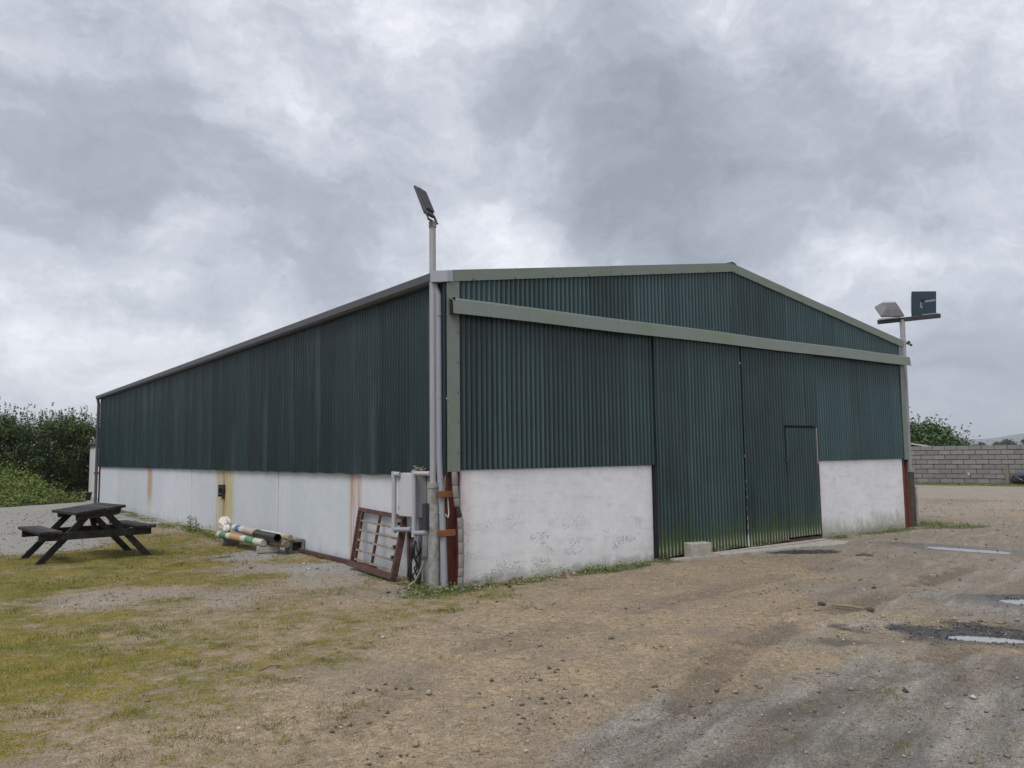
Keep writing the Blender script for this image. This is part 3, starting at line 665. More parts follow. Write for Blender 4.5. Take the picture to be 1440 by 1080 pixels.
def make_blades(name, x, y, h, wd, lean, m, tone, z=None, kind='stuff'):
    n = len(x); a = RNG.random(n) * 6.28; b = RNG.random(n) * 6.28
    if z is None: z = ground_z(x, y) - .003
    V = np.zeros((n, 5, 3)); dx, dy = np.cos(a) * wd / 2, np.sin(a) * wd / 2
    lx, ly = np.cos(b) * lean * h, np.sin(b) * lean * h
    V[:, 0] = np.stack([x - dx, y - dy, z], 1); V[:, 1] = np.stack([x + dx, y + dy, z], 1)
    V[:, 2] = np.stack([x + dx * .8 + lx * .35, y + dy * .8 + ly * .35, z + h * .6], 1); V[:, 3] = np.stack([x - dx * .8 + lx * .35, y - dy * .8 + ly * .35, z + h * .6], 1)
    V[:, 4] = np.stack([x + lx, y + ly, z + h * (1 - .25 * np.minimum(lean, 1))], 1)
    F = (np.array([(0, 1, 2), (0, 2, 3), (3, 2, 4)])[None] + 5 * np.arange(n)[:, None, None]).reshape(-1, 3)
    return np_object(name, V.reshape(-1, 3), F, m, dict(tone=np.repeat(tone, 5)), kind=kind)
x, y, dd = scatter(420000, 2.6, 24, -8, 75); k = outside(x, y); x, y, dd = x[k], y[k], dd[k]
c4 = classes(x, y); nz = .55 * fbm(x * 5, y * 5, 4) + .45 * fbm(x * 17, y * 17, 3)
k = RNG.random(len(x)) < sstep(c4[:, 0] + (nz - .5) * 3.2, .30, .85) * .95; x, y, dd, nz = x[k], y[k], dd[k], nz[k]
big = fbm(x * .9 + 30, y * .9, 3)
tone = np.clip(.30 + (big - .42) * 1.2 + RNG.normal(0, .2, len(x)), 0, 1)
h = (.006 + .014 * RNG.random(len(x)) ** 1.6) * (1 + .03 * dd) * np.where(fbm(x * 2.4, y * 2.4, 3) > .58, 2.6, 1)
make_blades('mossy_grass', x, y, h, .0022 * (.6 + dd / 8), .3 + 1.0 * RNG.random(len(x)), 'moss_blade', tone)
x, y, dd = scatter(260000, 6.0, 42, 0, 82); k = outside(x, y); x, y, dd = x[k], y[k], dd[k]
q = lush(x, y); k = RNG.random(len(x)) < q; x, y, dd, q = x[k], y[k], dd[k], q[k]
h = (.015 + .05 * RNG.random(len(x)) ** 1.5) * (.5 + q * .7) * np.where(x > 11, 1.5, 1)
make_blades('green_grass', x, y, h, .004 * (.5 + dd / 10), .2 + .8 * RNG.random(len(x)), 'grass_blade', np.clip(RNG.normal(.5, .25, len(x)) + (np.abs(x - 11.6) < 1.2) * .1, 0, 1))
# tufts standing alone on the brown ground
TF = [(-3.55, -2.95), (-3.75, -3.2), (-3.1, -2.0), (-2.7, -1.9), (-2.35, -1.6), (-2.0, -1.25), (-2.95, -2.55), (-2.5, -2.2), (-3.9, -2.6), (-1.7, -1.1), (-1.2, -.9), (-2.3, -1.0), (-2.9, -1.2), (-3.3, -1.7), (-4.3, -2.3), (-2.05, -2.0), (-.8, -1.2), (-1.5, -1.6), (-3.3, -3.3), (-4.1, -3.3), (-1.9, .6), (-1.2, .4), (-2.6, .3), (-3.6, 5.42), (-2.02, 5.58), (-3.7, 6.33), (-2.1, 6.55), (-3.5, 5.5), (-2.1, 5.7), (-3.0, 4.6), (-1.9, 4.2), (-2.4, 3.4), (-3.4, 3.0), (-3.9, 2.2)]
tx = np.concatenate([RNG.normal(a, .07, 130) for a, b in TF]); ty = np.concatenate([RNG.normal(b, .055, 130) for a, b in TF])
make_blades('grass_tufts', tx, ty, .012 + .028 * RNG.random(len(tx)), np.full(len(tx), .0026), .3 + .9 * RNG.random(len(tx)), 'moss_blade', np.clip(RNG.normal(.2, .2, len(tx)), 0, 1))
# dry straw and stalks lying about
x, y, dd = scatter(500, 2.8, 12); k = outside(x, y); x, y, dd = x[k], y[k], dd[k]; c4 = classes(x, y); k = RNG.random(len(x)) < .8 - .6 * c4[:, 2]; x, y = x[k], y[k]
a = RNG.random(len(x)) * 6.28; L = .015 + .035 * RNG.random(len(x)) ** 2; wd = .0013 + .0012 * RNG.random(len(x)); z = ground_z(x, y) + .004
V = np.zeros((len(x), 4, 3)); ux, uy = np.cos(a) * L, np.sin(a) * L; px_, py_ = -np.sin(a) * wd, np.cos(a) * wd
for i, (s1, s2) in enumerate(((-1, -1), (1, -1), (1, 1), (-1, 1))): V[:, i] = np.stack([x + s1 * ux + s2 * px_, y + s1 * uy + s2 * py_, z + .004 * s1 + .002 * s2], 1)
np_object('dry_straw', V.reshape(-1, 3), np.arange(len(x) * 4).reshape(-1, 4), 'straw', kind='stuff')

def leafcloud(P, size, tone, flat_=0.35):
    """leaf-shaped faces at points P"""
    n = len(P); nrm = RNG.normal(size=(n, 3)); nrm[:, 2] = np.abs(nrm[:, 2]) + flat_; nrm /= np.linalg.norm(nrm, axis=1)[:, None]
    t = np.cross(nrm, RNG.normal(size=(n, 3))); t /= np.linalg.norm(t, axis=1)[:, None]; b = np.cross(nrm, t)
    s = size * (.6 + .8 * RNG.random(n)); s = s[:, None]
    V = np.stack([P - t * s, P + b * s * .45 - nrm * s * .1, P + t * s, P - b * s * .45 - nrm * s * .1], 1)
    return V.reshape(-1, 3), np.arange(4 * n).reshape(-1, 4), np.repeat(tone, 4)
# broad-leaved weeds at the foot of the walls
wp = []
for _ in range(120):
    r_ = random.random()
    if r_ < .3: q = (random.uniform(.4, 3.4), random.uniform(-.32, -.06))
    elif r_ < .5: q = (random.gauss(-.25, .32), random.gauss(-.12, .15))
    elif r_ < .6: q = (random.uniform(7.8, 10.7), random.uniform(-.25, -.06))
    else: q = (random.uniform(-.65, -.06), random.uniform(6.9, 12.0))
    n = random.randint(10, 34); hh = random.uniform(.03, .11)
    for _k in range(n): wp.append((q[0] + random.gauss(0, .05), q[1] + random.gauss(0, .05), random.random() * hh))
wp = np.array(wp); wp[:, 2] += ground_z(wp[:, 0], wp[:, 1]); wp = wp[outside(wp[:, 0], wp[:, 1])]
V, F, T = leafcloud(wp, .016, np.clip(RNG.normal(.4, .22, len(wp)), 0, 1), .6)
np_object('wall_base_weeds', V, F, 'weed_leaf', dict(tone=T), kind='stuff')
# ---------------------------------------------------------------- the shed
PITCH = .0762
shed = thing('corrugated_shed', 'large dark green corrugated metal shed with white lower walls and sliding doors', 'shed', (0, 0, 0))
W, L, ZE = 10.87, 22.37, 3.66
APEX = 4.50
def gz(x): return ZE + (APEX - ZE) * (1 - abs(x - W / 2) / (W / 2))
def corr(u0, u1, zb, zt, pos, off, amp=.0125, rows=2, wob=0.0, seg=8):
    """corrugated sheet; pos(u, h, z) -> point, h = height above the sheet plane; zb, zt functions of u"""
    n = max(2, int(round((u1 - u0) / PITCH * seg))); us = np.linspace(u0, u1, n + 1)
    mb = MB(); vs = []
    ph = random.random() * 6
    for r in range(rows + 1):
        t = r / rows
        for u in us:
            z = zb(u) + (zt(u) - zb(u)) * t
            h = off + amp * math.cos(2 * math.pi * u / PITCH)
            if wob: h += wob * (math.sin(u * 3.1 + z * 2.3 + ph) + .6 * math.sin(u * 7 - z * 4 + ph * 2))
            vs.append(pos(u, h, z))
    fs = [(r * (n + 1) + i, r * (n + 1) + i + 1, (r + 1) * (n + 1) + i + 1, (r + 1) * (n + 1) + i) for r in range(rows) for i in range(n)]
    return mb.add(vs, fs)
gp_ = lambda y0: (lambda u, h, z: (u, y0 - h, z))
sp_ = lambda x0: (lambda u, h, z: (x0 - h, u, z))
def sheets(u0, u1, cover, zb, zt, pos, m, parent, off, name='cladding_sheet', rows=2, wob=0.0, skip=None, start=None, pick=None):
    u = u0 if start is None else start; i = 0
    while u < u1 - .02:
        a, b = max(u0, u), min(u1, u + cover + .05)
        if b - a > .03:
            part(name, corr(a, b, zb, zt, pos, off + (.002 if i % 2 else 0.0) + random.uniform(-.0007, .0007), rows=rows, wob=wob), pick(i, a) if pick else m, parent, smooth=True, fix=False)
        u += cover; i += 1
const = lambda z: (lambda u: z + random.uniform(-.0, .0))
COV = 10 * PITCH
# gable sheets above the track, then left and right of the doors
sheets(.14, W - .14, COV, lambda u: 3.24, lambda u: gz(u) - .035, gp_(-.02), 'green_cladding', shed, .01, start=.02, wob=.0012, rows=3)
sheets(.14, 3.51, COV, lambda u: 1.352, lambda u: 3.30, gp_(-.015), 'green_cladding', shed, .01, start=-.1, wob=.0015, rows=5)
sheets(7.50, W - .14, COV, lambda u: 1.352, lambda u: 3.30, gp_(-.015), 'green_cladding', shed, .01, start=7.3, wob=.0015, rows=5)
# side sheets: some with worn ribs, some dented
def pk(i, a): return 'green_side_worn' if i in (2, 5, 8, 12) else 'green_side'
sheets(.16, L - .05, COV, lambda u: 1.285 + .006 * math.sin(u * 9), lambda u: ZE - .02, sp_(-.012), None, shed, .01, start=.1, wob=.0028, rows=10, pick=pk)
# rear gable and far side, closed
mb = MB().add([(W, 0.02, 1.3), (W, L, 1.3), (W, L, ZE), (W, .02, ZE)], [(0, 1, 2, 3)]); part('far_side_cladding', mb, 'green_side', shed, fix=False)
mb = MB().add([(0, L, 0), (W, L, 0), (W, L, ZE), (W / 2, L, APEX), (0, L, ZE)], [(0, 1, 2, 3, 4)]); part('rear_gable', mb, 'green_side', shed, fix=False)
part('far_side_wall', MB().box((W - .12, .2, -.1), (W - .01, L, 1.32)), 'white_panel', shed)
# lower walls
part('plinth_wall', MB().box((.185, .0, -.15), (3.50, .2, 1.375)), 'white_render', shed, bevel=.03)
part('plinth_wall', MB().box((7.60, .0, -.15), (10.72, .2, 1.375)), 'white_render', shed, bevel=.02, label='white front wall right of the doors with green splash stains')
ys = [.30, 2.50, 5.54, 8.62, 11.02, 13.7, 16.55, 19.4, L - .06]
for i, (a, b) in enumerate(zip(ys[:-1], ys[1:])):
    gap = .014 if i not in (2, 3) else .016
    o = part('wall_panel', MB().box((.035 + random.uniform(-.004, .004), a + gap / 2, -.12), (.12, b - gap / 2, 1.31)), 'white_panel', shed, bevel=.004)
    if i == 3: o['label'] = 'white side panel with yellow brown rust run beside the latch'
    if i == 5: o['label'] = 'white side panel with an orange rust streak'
part('panel_backing', MB().box((.13, .3, -.1), (.16, L - .05, 1.4)), 'dark_void', shed)
part('bottom_rail', MB().beam((-.03, 1.75, .035), (-.055, 4.35, .05), .05, .05), 'rust', shed, bevel=.004)
# rusty drop bolt where two side panels meet
la = part('latch', MB().box((-.005, 8.50, .70), (.03, 8.56, .99)), 'dark_steel', shed)
part('bolt', MB().tube([(-.02, 8.57, .93), (-.02, 8.77, .94)], .018, 8).box((-.03, 8.70, .74), (.03, 8.77, .98)).box((-.035, 8.52, .78), (0, 8.74, .82)).box((-.03, 8.44, .90), (.0, 8.56, .94)), 'dark_steel', la)
# corner flashings
part('corner_flashing', MB().box((-.024, -.052, 1.335), (.148, -.036, 3.64)), 'sage_trim', shed)
part('corner_flashing', MB().box((W - .13, -.052, 1.335), (W + .02, -.036, 3.64)), 'sage_trim', shed)
part('side_flashing', MB().box((-.046, -.034, 1.30), (-.034, .20, 3.62)), 'green_side', shed)
part('side_flashing', MB().box((W + .002, -.034, 1.30), (W + .02, .20, 3.62)), 'green_side', shed)
# steel columns at the two front corners (H section)
def hcol(x0, x1, y0, y1):
    return MB().box((x0, y0, -.1), (x0 + .014, y1, 1.45)).box((x1 - .014, y0, -.1), (x1, y1, 1.45)).box((x0 + .014, (y0 + y1) / 2 - .006, -.1), (x1 - .014, (y0 + y1) / 2 + .006, 1.45))
part('steel_column', hcol(.0, .18, .015, .21), 'red_oxide', shed, label='red oxide steel column at the near corner')
part('steel_column', hcol(10.74, 10.89, -.015, .19), 'red_oxide', shed, label='red oxide steel column at the right corner')
# barge boards (two lengths per slope), ridge cap
for xa, xb in ((.045, 2.7), (2.69, W / 2 + .003), (W / 2 - .003, 8.2), (8.19, W + .05)):
    dz = .002 if xa in (2.69, 8.19) else 0
    y0 = -.062 - dz * 2
    mb = MB().prism([(xa, gz(xa) - .055), (xb, gz(xb) - .055), (xb, gz(xb) + .075 + dz), (xa, gz(xa) + .075 + dz)], y0, y0 + .016)
    mb.prism([(xa, gz(xa) + .075 + dz), (xb, gz(xb) + .075 + dz), (xb, gz(xb) + .085 + dz), (xa, gz(xa) + .085 + dz)], y0, .25)
    part('barge_board', mb, 'sage_trim', shed)
part('ridge_cap', MB().prism([(W / 2 - .10, gz(W / 2 - .10) + .088), (W / 2, APEX + .088), (W / 2 + .10, gz(W / 2 + .10) + .088), (W / 2 + .10, gz(W / 2 + .10) + .096), (W / 2, APEX + .106), (W / 2 - .10, gz(W / 2 - .10) + .096)], -.07, L), 'dark_steel', shed)
# screws on the trims
scr = MB()
for k in range(17): x = .35 + k * .64; scr.box((x - .007, -.070, gz(x) - .05), (x + .007, -.0625, gz(x) - .036))
for k in range(6): scr.box((.118, -.058, 1.55 + k * .36), (.132, -.0525, 1.563 + k * .36))
for zz in (1.08, 2.02, 2.9):
    for k in range(26): x = 3.56 + k * .1524 + (.045 if k > 12 else 0); scr.box((x - .006, -.1045, zz + .004 * math.sin(x * 3)), (x + .006, -.099, zz + .012 + .004 * math.sin(x * 3)))
for zz in (1.45, 2.2, 2.95):
    for k in range(20): x = .31 + k * .1524; scr.box((x - .006, -.040, zz), (x + .006, -.036, zz + .012))
    for k in range(19): x = 7.77 + k * .1524; scr.box((x - .006, -.040, zz), (x + .006, -.036, zz + .012))
part('trim_screws', scr, 'dark_steel', shed, kind='stuff')
# roof sheets
for sgn in (0, 1):
    for i in range(0, 28):
        a = .0 + i * .8; b = min(a + .84, L)
        if sgn == 0: P = [(-.10, a, ZE + .045), (W / 2, a, APEX + .062), (W / 2, b, APEX + .062), (-.10, b, ZE + .045)]
        else: P = [(W / 2, a, APEX + .062), (W + .10, a, ZE + .045), (W + .10, b, ZE + .045), (W / 2, b, APEX + .062)]
        P = [(q[0], q[1], q[2] + (.004 if i % 2 else 0)) for q in P]
        part('roof_sheet', MB().add(P, [(0, 1, 2, 3)]), 'roof_dark', shed, fix=False)
# eaves gutter with end cap, down pipes
gpf = [(-.165, 3.60), (-.03, 3.60), (-.03, 3.61), (-.155, 3.61), (-.165, 3.725), (-.178, 3.725)]
def gut(y0, y1, m, name, parent, gx0=0):
    return part(name, MB().prism([(-.05, 3.595), (-.125, 3.595), (-.165, 3.625), (-.178, 3.712), (-.165, 3.716), (-.152, 3.632), (-.12, 3.606), (-.05, 3.606)], y0, y1), m, parent, fix=True)
gutter = gut(.075, L + .05, 'grey_gutter', 'gutter', shed)
part('gutter_end', MB().add([(-.185, .07, 3.60), (-.185, .07, 3.735), (-.02, -.075, 3.735), (-.02, -.075, 3.60), (-.02, .07, 3.60), (-.02, .07, 3.735)], [(0, 1, 2, 3), (1, 5, 2), (0, 3, 4), (0, 4, 5, 1), (3, 2, 5, 4)]).add([(-.03, -.076, 3.605), (.045, -.076, 3.605), (.045, -.076, 3.738), (-.03, -.076, 3.738), (-.03, -.066, 3.605), (.045, -.066, 3.605), (.045, -.066, 3.738), (-.03, -.066, 3.738)], [(0, 1, 2, 3), (4, 5, 6, 7), (0, 1, 5, 4), (1, 2, 6, 5), (2, 3, 7, 6), (3, 0, 4, 7)]), 'gutter_cap', gutter)
part('roof_edge', MB().box((-.10, .2, 3.69), (-.02, L, 3.715)), 'dark_steel', shed)
dp = part('down_pipe', MB().tube([(-.10, .12, 3.60), (-.065, .085, 3.45), (-.062, .075, 1.5), (-.052, .035, .85), (-.045, .0, .0)], .040, 12), 'grey_plastic', shed, smooth=True, label='grey plastic down pipe at the near corner')
for z in (3.2, 2.2): part('pipe_clip', MB().tube([(-.0635, .08, z), (-.0635, .08, z + .03)], .044, 12), 'grey_plastic', dp)
dq = part('down_pipe', MB().tube([(-.11, L + .02, 3.62), (-.075, L + .03, 3.45), (-.075, L + .03, .0)], .05, 10), 'grey_gutter', shed, smooth=True, label='grey down pipe at the far corner')
part('pipe_clip', MB().box((-.14, L - .03, 1.02), (-.01, L + .09, 1.10)), 'red_oxide', dq)
# track cover in lengths over the doors
def cover(xa, xb, k):
    y = -.155 - .004 * k; z = .003 * k
    f = lambda x: 3.205 + .018 * (x / W) + .004 * math.sin(x * 1.7)
    mb = MB()
    for (x0, x1) in [(xa + (xb - xa) * i / 4, xa + (xb - xa) * (i + 1) / 4) for i in range(4)]:
        a, b = f(x0), f(x1)
        mb.hexa([(x0, y - .012, a), (x1, y - .012, b), (x1, y, b), (x0, y, a), (x0, y + .006, a + .165 + z), (x1, y + .006, b + .165 + z), (x1, y + .016, b + .165 + z), (x0, y + .016, a + .165 + z)])
        mb.hexa([(x0, y + .006, a + .155 + z), (x1, y + .006, b + .155 + z), (x1, -.034, b + .205 + z), (x0, -.034, a + .205 + z), (x0, y + .006, a + .166 + z), (x1, y + .006, b + .166 + z), (x1, -.034, b + .215 + z), (x0, -.034, a + .215 + z)])
    return mb
for k, (a, b) in enumerate(((.0, 2.75), (2.72, 5.74), (5.70, 8.32), (8.28, 10.96))):
    part('track_cover', cover(a, b, k % 2), 'sage_trim', shed, fix=False)
part('door_track', MB().box((.03, -.125, 3.235), (10.9, -.06, 3.30)), 'dark_steel', shed)
part('track_bracket', MB().box((.01, -.15, 3.215), (.03, -.04, 3.40)), 'dark_void', shed)
part('door_jamb', MB().box((3.503, -.065, .0), (3.535, -.05, 3.23)), 'dark_void', shed)
part('door_jamb', MB().box((3.512, -.028, -.05), (3.58, .15, 3.3)), 'dark_steel', shed)
# sliding doors
DY = -.085
left = part('sliding_door', MB().box((3.50, DY + .012, .09), (5.495, DY + .03, 3.25)), 'dark_steel', shed, label='left sliding door of green corrugated sheets')
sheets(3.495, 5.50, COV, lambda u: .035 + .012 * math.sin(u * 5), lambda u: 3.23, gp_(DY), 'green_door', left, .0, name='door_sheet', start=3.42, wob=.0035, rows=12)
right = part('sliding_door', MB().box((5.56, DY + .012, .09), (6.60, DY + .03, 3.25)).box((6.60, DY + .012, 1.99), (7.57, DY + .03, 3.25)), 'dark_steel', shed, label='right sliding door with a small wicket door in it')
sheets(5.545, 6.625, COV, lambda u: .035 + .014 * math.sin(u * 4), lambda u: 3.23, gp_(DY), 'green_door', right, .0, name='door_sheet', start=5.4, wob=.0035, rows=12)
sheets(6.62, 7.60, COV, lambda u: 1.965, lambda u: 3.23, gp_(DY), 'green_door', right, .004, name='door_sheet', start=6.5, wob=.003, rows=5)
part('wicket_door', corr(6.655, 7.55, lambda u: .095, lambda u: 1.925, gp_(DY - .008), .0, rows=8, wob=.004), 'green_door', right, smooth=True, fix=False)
part('wicket_backing', MB().box((6.63, DY + .04, .05), (7.57, DY + .05, 1.98)), 'dark_void', right)
part('door_post', MB().box((7.552, DY - .022, .06), (7.60, DY + .03, 1.95)), 'rust', right)
part('peeling_edge', MB().box((7.556, DY - .0235, 1.30), (7.575, DY - .0225, 1.93)), 'white_plastic', right)
part('wicket_lintel', MB().box((6.60, DY - .016, 1.936), (7.55, DY - .004, 1.948)), 'dark_void', right)
part('handle', MB().box((6.60, DY - .035, 1.36), (6.72, DY - .02, 1.40)).box((6.63, DY - .04, 1.16), (6.66, DY - .02, 1.38)), 'dark_steel', right)
part('door_sill', MB().box((6.66, DY - .02, .01), (7.60, DY + .03, .06)), 'rust', right)
part('meeting_gap', MB().box((5.503, DY + .03, .0), (5.545, DY + .045, 3.24)), 'dark_void', left)
ch = MB()
for z, hh, x in ((1.05, .025, 5.535), (.93, .015, 5.53), (.80, .03, 5.54), (.62, .02, 5.53), (.45, .06, 5.535), (.30, .10, 5.54), (.10, .17, 5.545), (1.44, .04, 5.525)):
    ch.box((x - .004, DY - .0145, z), (x + .008, DY - .0125, z + hh))
part('paint_flakes', ch, 'white_plastic', left, kind='stuff')
part('torn_edge', MB().add([(5.51, DY - .02, .05), (5.555, DY - .025, .03), (5.54, DY - .03, .16), (5.515, DY - .02, .24)], [(0, 1, 2, 3)]), 'white_panel', left, fix=False)

# concrete in front of the doors: slabs of its own
ap = structure('concrete_apron', MB().box((3.5, -.07, -.1), (7.55, .05, .012)), 'concrete_dark')
SL = [[(3.62, -.30), (4.45, -.40), (4.45, -.26), (3.62, -.17)], [(4.47, -.42), (5.35, -.55), (5.36, -.30), (4.48, -.22)], [(5.38, -.56), (6.45, -.66), (6.45, -.36), (5.39, -.30)], [(6.47, -.67), (7.15, -.80), (7.48, -.66), (7.42, -.30), (6.48, -.33)], [(4.5, -.19), (5.7, -.22), (5.7, -.09), (4.5, -.09)], [(5.73, -.23), (6.9, -.24), (6.9, -.09), (5.73, -.09)], [(6.93, -.23), (7.55, -.22), (7.55, -.09), (6.93, -.09)]]
for q in SL:
    n = [(x + random.uniform(-.015, .015), y + random.uniform(-.012, .012)) for x, y in q]
    pts = []
    for (a, b), (c_, d_) in zip(n, n[1:] + n[:1]):
        for t in (0, .33, .66): pts.append((a + (c_ - a) * t + random.uniform(-.01, .01) * (t > 0), b + (d_ - b) * t + random.uniform(-.012, .012) * (t > 0)))
    h = .018 + random.uniform(0, .012)
    part('slab', MB().prism(pts, -.06, h, ax=2), 'concrete', ap)
# ---------------------------------------------------------------- lamp posts
def ring(c, r, h, seg=14): return MB().tube([c, (c[0], c[1], c[2] + h)], r, seg)
lp = thing('lamp_post', 'tall galvanised pole with one dark flat floodlight at the near corner of the shed', 'lamp post', (-.122, .10, 0))
part('pole', MB().tube([(-.122, .12, 1.0), (-.115, .13, 4.33)], .040, 16), 'galvanised', lp, smooth=True)
sl_ = part('post_sleeve', MB().tube([(-.122, .10, -.1), (-.122, .10, .3), (-.128, .11, 1.16)], [.068, .066, .062], 16), 'old_post', lp, smooth=True)
part('sleeve_collar', MB().tube([(-.128, .11, 1.15), (-.128, .11, 1.21)], .072, 16), 'old_post', sl_, smooth=True)
part('post_conduit', MB().tube([(-.062, .045, .0), (-.066, .055, 1.12), (-.082, .09, 1.6)], .011, 8), 'white_plastic', lp, smooth=True)
for z in (1.075, .625): part('mounting_arm', MB().beam((-.13, .0, z), (.080, -.035, z), .035, .075), 'rust_orange', lp, bevel=.004)
part('junction_box', MB().box((-.235, .10, .66), (-.165, .19, .97)), 'dark_steel', lp, bevel=.006)
bb = np.array([.515, -.857, 0]); pr = np.array([-.515, .857, 0.0]); al = np.array([.857, .515, 0.0])
ux = Vector((.857, .515, 0)); uz = (Vector((-.515, .857, 0)) * .40 + Vector((0, 0, .93))).normalized(); un = ux.cross(uz)
fc = Vector((-.115, .13, 4.38)) + uz * .25 + ux * -.0
M3 = Matrix((ux, un, uz)).transposed()
def lpt(a, b, c): return fc + ux * a + un * b + uz * c
fl = part('floodlight', MB().hexa([lpt(-.115, -.03, -.17), lpt(.115, -.03, -.17), lpt(.115, .012, -.17), lpt(-.115, .012, -.17), lpt(-.115, -.02, .22), lpt(.115, -.02, .22), lpt(.115, .008, .22), lpt(-.115, .008, .22)]), 'lamp_back', lp, bevel=.006)
for k in range(9): part('cooling_fin', MB().obox(lpt(-.09 + k * .0225, .022 if un.y < 0 else -.04, .03), (.008, .03, .30), M3), 'lamp_back', fl)
part('yoke', MB().beam(lpt(-.115, 0, -.15), lpt(-.105, 0, -.27), .02, .02).beam(lpt(.115, 0, -.15), lpt(.105, 0, -.27), .02, .02).beam(lpt(-.115, 0, -.265), lpt(.115, 0, -.265), .03, .014), 'dark_steel', fl)
part('pole_cap', MB().tube([(-.115, .13, 4.29), (-.115, .13, 4.36)], .048, 12), 'old_post', lp)

lr = thing('lamp_post', 'pole with crossbar and two square floodlights at the far right corner of the shed', 'lamp post', (11.06, .06, 0))
part('pole', MB().tube([(11.10, .06, 1.0), (11.20, .08, 4.22)], .050, 14), 'galvanised', lr, smooth=True)
part('post_sleeve', MB().tube([(11.06, .06, -.1), (11.075, .06, .6), (11.10, .06, 1.1)], [.098, .094, .088], 14), 'brown_post', lr, smooth=True)
part('post_cap', MB().tube([(11.10, .06, 1.08), (11.10, .06, 1.15)], .10, 14), 'old_post', lr, smooth=True)
part('side_pipe', MB().tube([(11.19, .0, -.02), (11.20, .0, .78)], .030, 8), 'old_post', lr, smooth=True)
cb = Vector((.60, -.798, .055)).normalized(); c0 = Vector((11.20, .08, 4.22))
part('crossbar', MB().beam(c0 - cb * .47, c0 + cb * .72, .07, .085), 'dark_steel', lr, bevel=.004)
part('sensor', MB().tube([(11.20, .08, 3.72), (11.27, .02, 3.72)], .014, 8).tube([(11.26, .03, 3.71), (11.29, .0, 3.76)], .032, 10).tube([(11.30, .0, 3.70), (11.33, -.03, 3.68)], .024, 8), 'dark_steel', lr)
part('sensor_clip', MB().tube([(11.185, .08, 3.70), (11.185, .08, 3.78)], .062, 12), 'galvanised', lr)
fwd = Vector((cb.y, -cb.x, 0)).normalized()          # away from the viewer's side or towards it
if fwd.dot(Vector((-16, -8, 0))) < 0: fwd = -fwd
upv = Vector((0, 0, 1))
# left lamp: seen from behind, tipped forward
def lamp(center, nrm, wide, high, deep, m, back):
    nrm = nrm.normalized(); xx = upv.cross(nrm).normalized(); yy = nrm.cross(xx)
    P = lambda a, b, c: center + xx * a + yy * b + nrm * c
    w2, h2 = wide / 2, high / 2
    mb = MB().hexa([P(-w2, -h2, 0), P(w2, -h2, 0), P(w2, h2, 0), P(-w2, h2, 0), P(-w2 * .62, -h2 * .62, -deep), P(w2 * .62, -h2 * .62, -deep), P(w2 * .62, h2 * .62, -deep), P(-w2 * .62, h2 * .62, -deep)])
    mb.hexa([P(-w2, -h2, .002), P(w2, -h2, .002), P(w2, h2, .002), P(-w2, h2, .002), P(-w2, -h2, .03), P(w2, -h2, .03), P(w2, h2, .03), P(-w2, h2, .03)])
    o = part('floodlight', mb, m, lr, bevel=.005)
    return o, P
n1 = (-fwd * .62 + cb * -.12 - upv * .78)
o, P = lamp(c0 - cb * .23 + upv * .21, n1, .46, .42, .13, 'lamp_weathered', True)
o['label'] = 'grey weathered floodlight seen from behind'
for k in range(6): part('cooling_fin', MB().beam(P(-.12 + k * .048, -.12, -.14), P(-.12 + k * .048, .12, -.14), .012, .03), 'lamp_weathered', o)
part('yoke', MB().beam(c0 - cb * .45 + upv * .06, c0 - cb * .02 + upv * .06, .03, .012).beam(c0 - cb * .45 + upv * .05, c0 - cb * .45 + upv * .2, .012, .03).beam(c0 - cb * .06 + upv * .05, c0 - cb * .06 + upv * .2, .012, .03), 'white_plastic', o)
n2 = (fwd * .93 - upv * .12 + cb * .28)
o, P = lamp(c0 + cb * .42 + upv * .29, n2, .50, .50, .20, 'dark_steel', False)
o['label'] = 'dark floodlight with its glass front towards the yard'
part('glass', MB().add([P(-.245, -.235, .0315), P(.245, -.235, .0315), P(.245, .235, .0315), P(-.245, .235, .0315)], [(0, 1, 2, 3)]), 'lamp_glass', o, fix=False)
part('bulb_holder', MB().tube([P(-.03, .03, .034), P(-.03, .09, .034)], .035, 10).beam(P(-.05, -.05, .034), P(-.05, .04, .034), .02, .004), 'black_plastic', o)
part('reflector', MB().add([P(.0, .02, .0335), P(.23, .045, .0335), P(.23, .085, .0335), P(.0, .06, .0335), P(-.09, -.08, .0335), P(-.05, -.11, .0335), P(-.02, .02, .0335), P(-.09, .03, .0335)], [(0, 1, 2, 3), (4, 5, 6, 7)]), 'reflector', o, fix=False)
part('yoke', MB().beam(c0 + cb * .18 + upv * .058, c0 + cb * .68 + upv * .058, .04, .012).beam(c0 + cb * .69 + upv * .05, c0 + cb * .69 + upv * .3, .012, .04).beam(c0 + cb * .17 + upv * .05, c0 + cb * .17 + upv * .3, .012, .04), 'white_plastic', o)

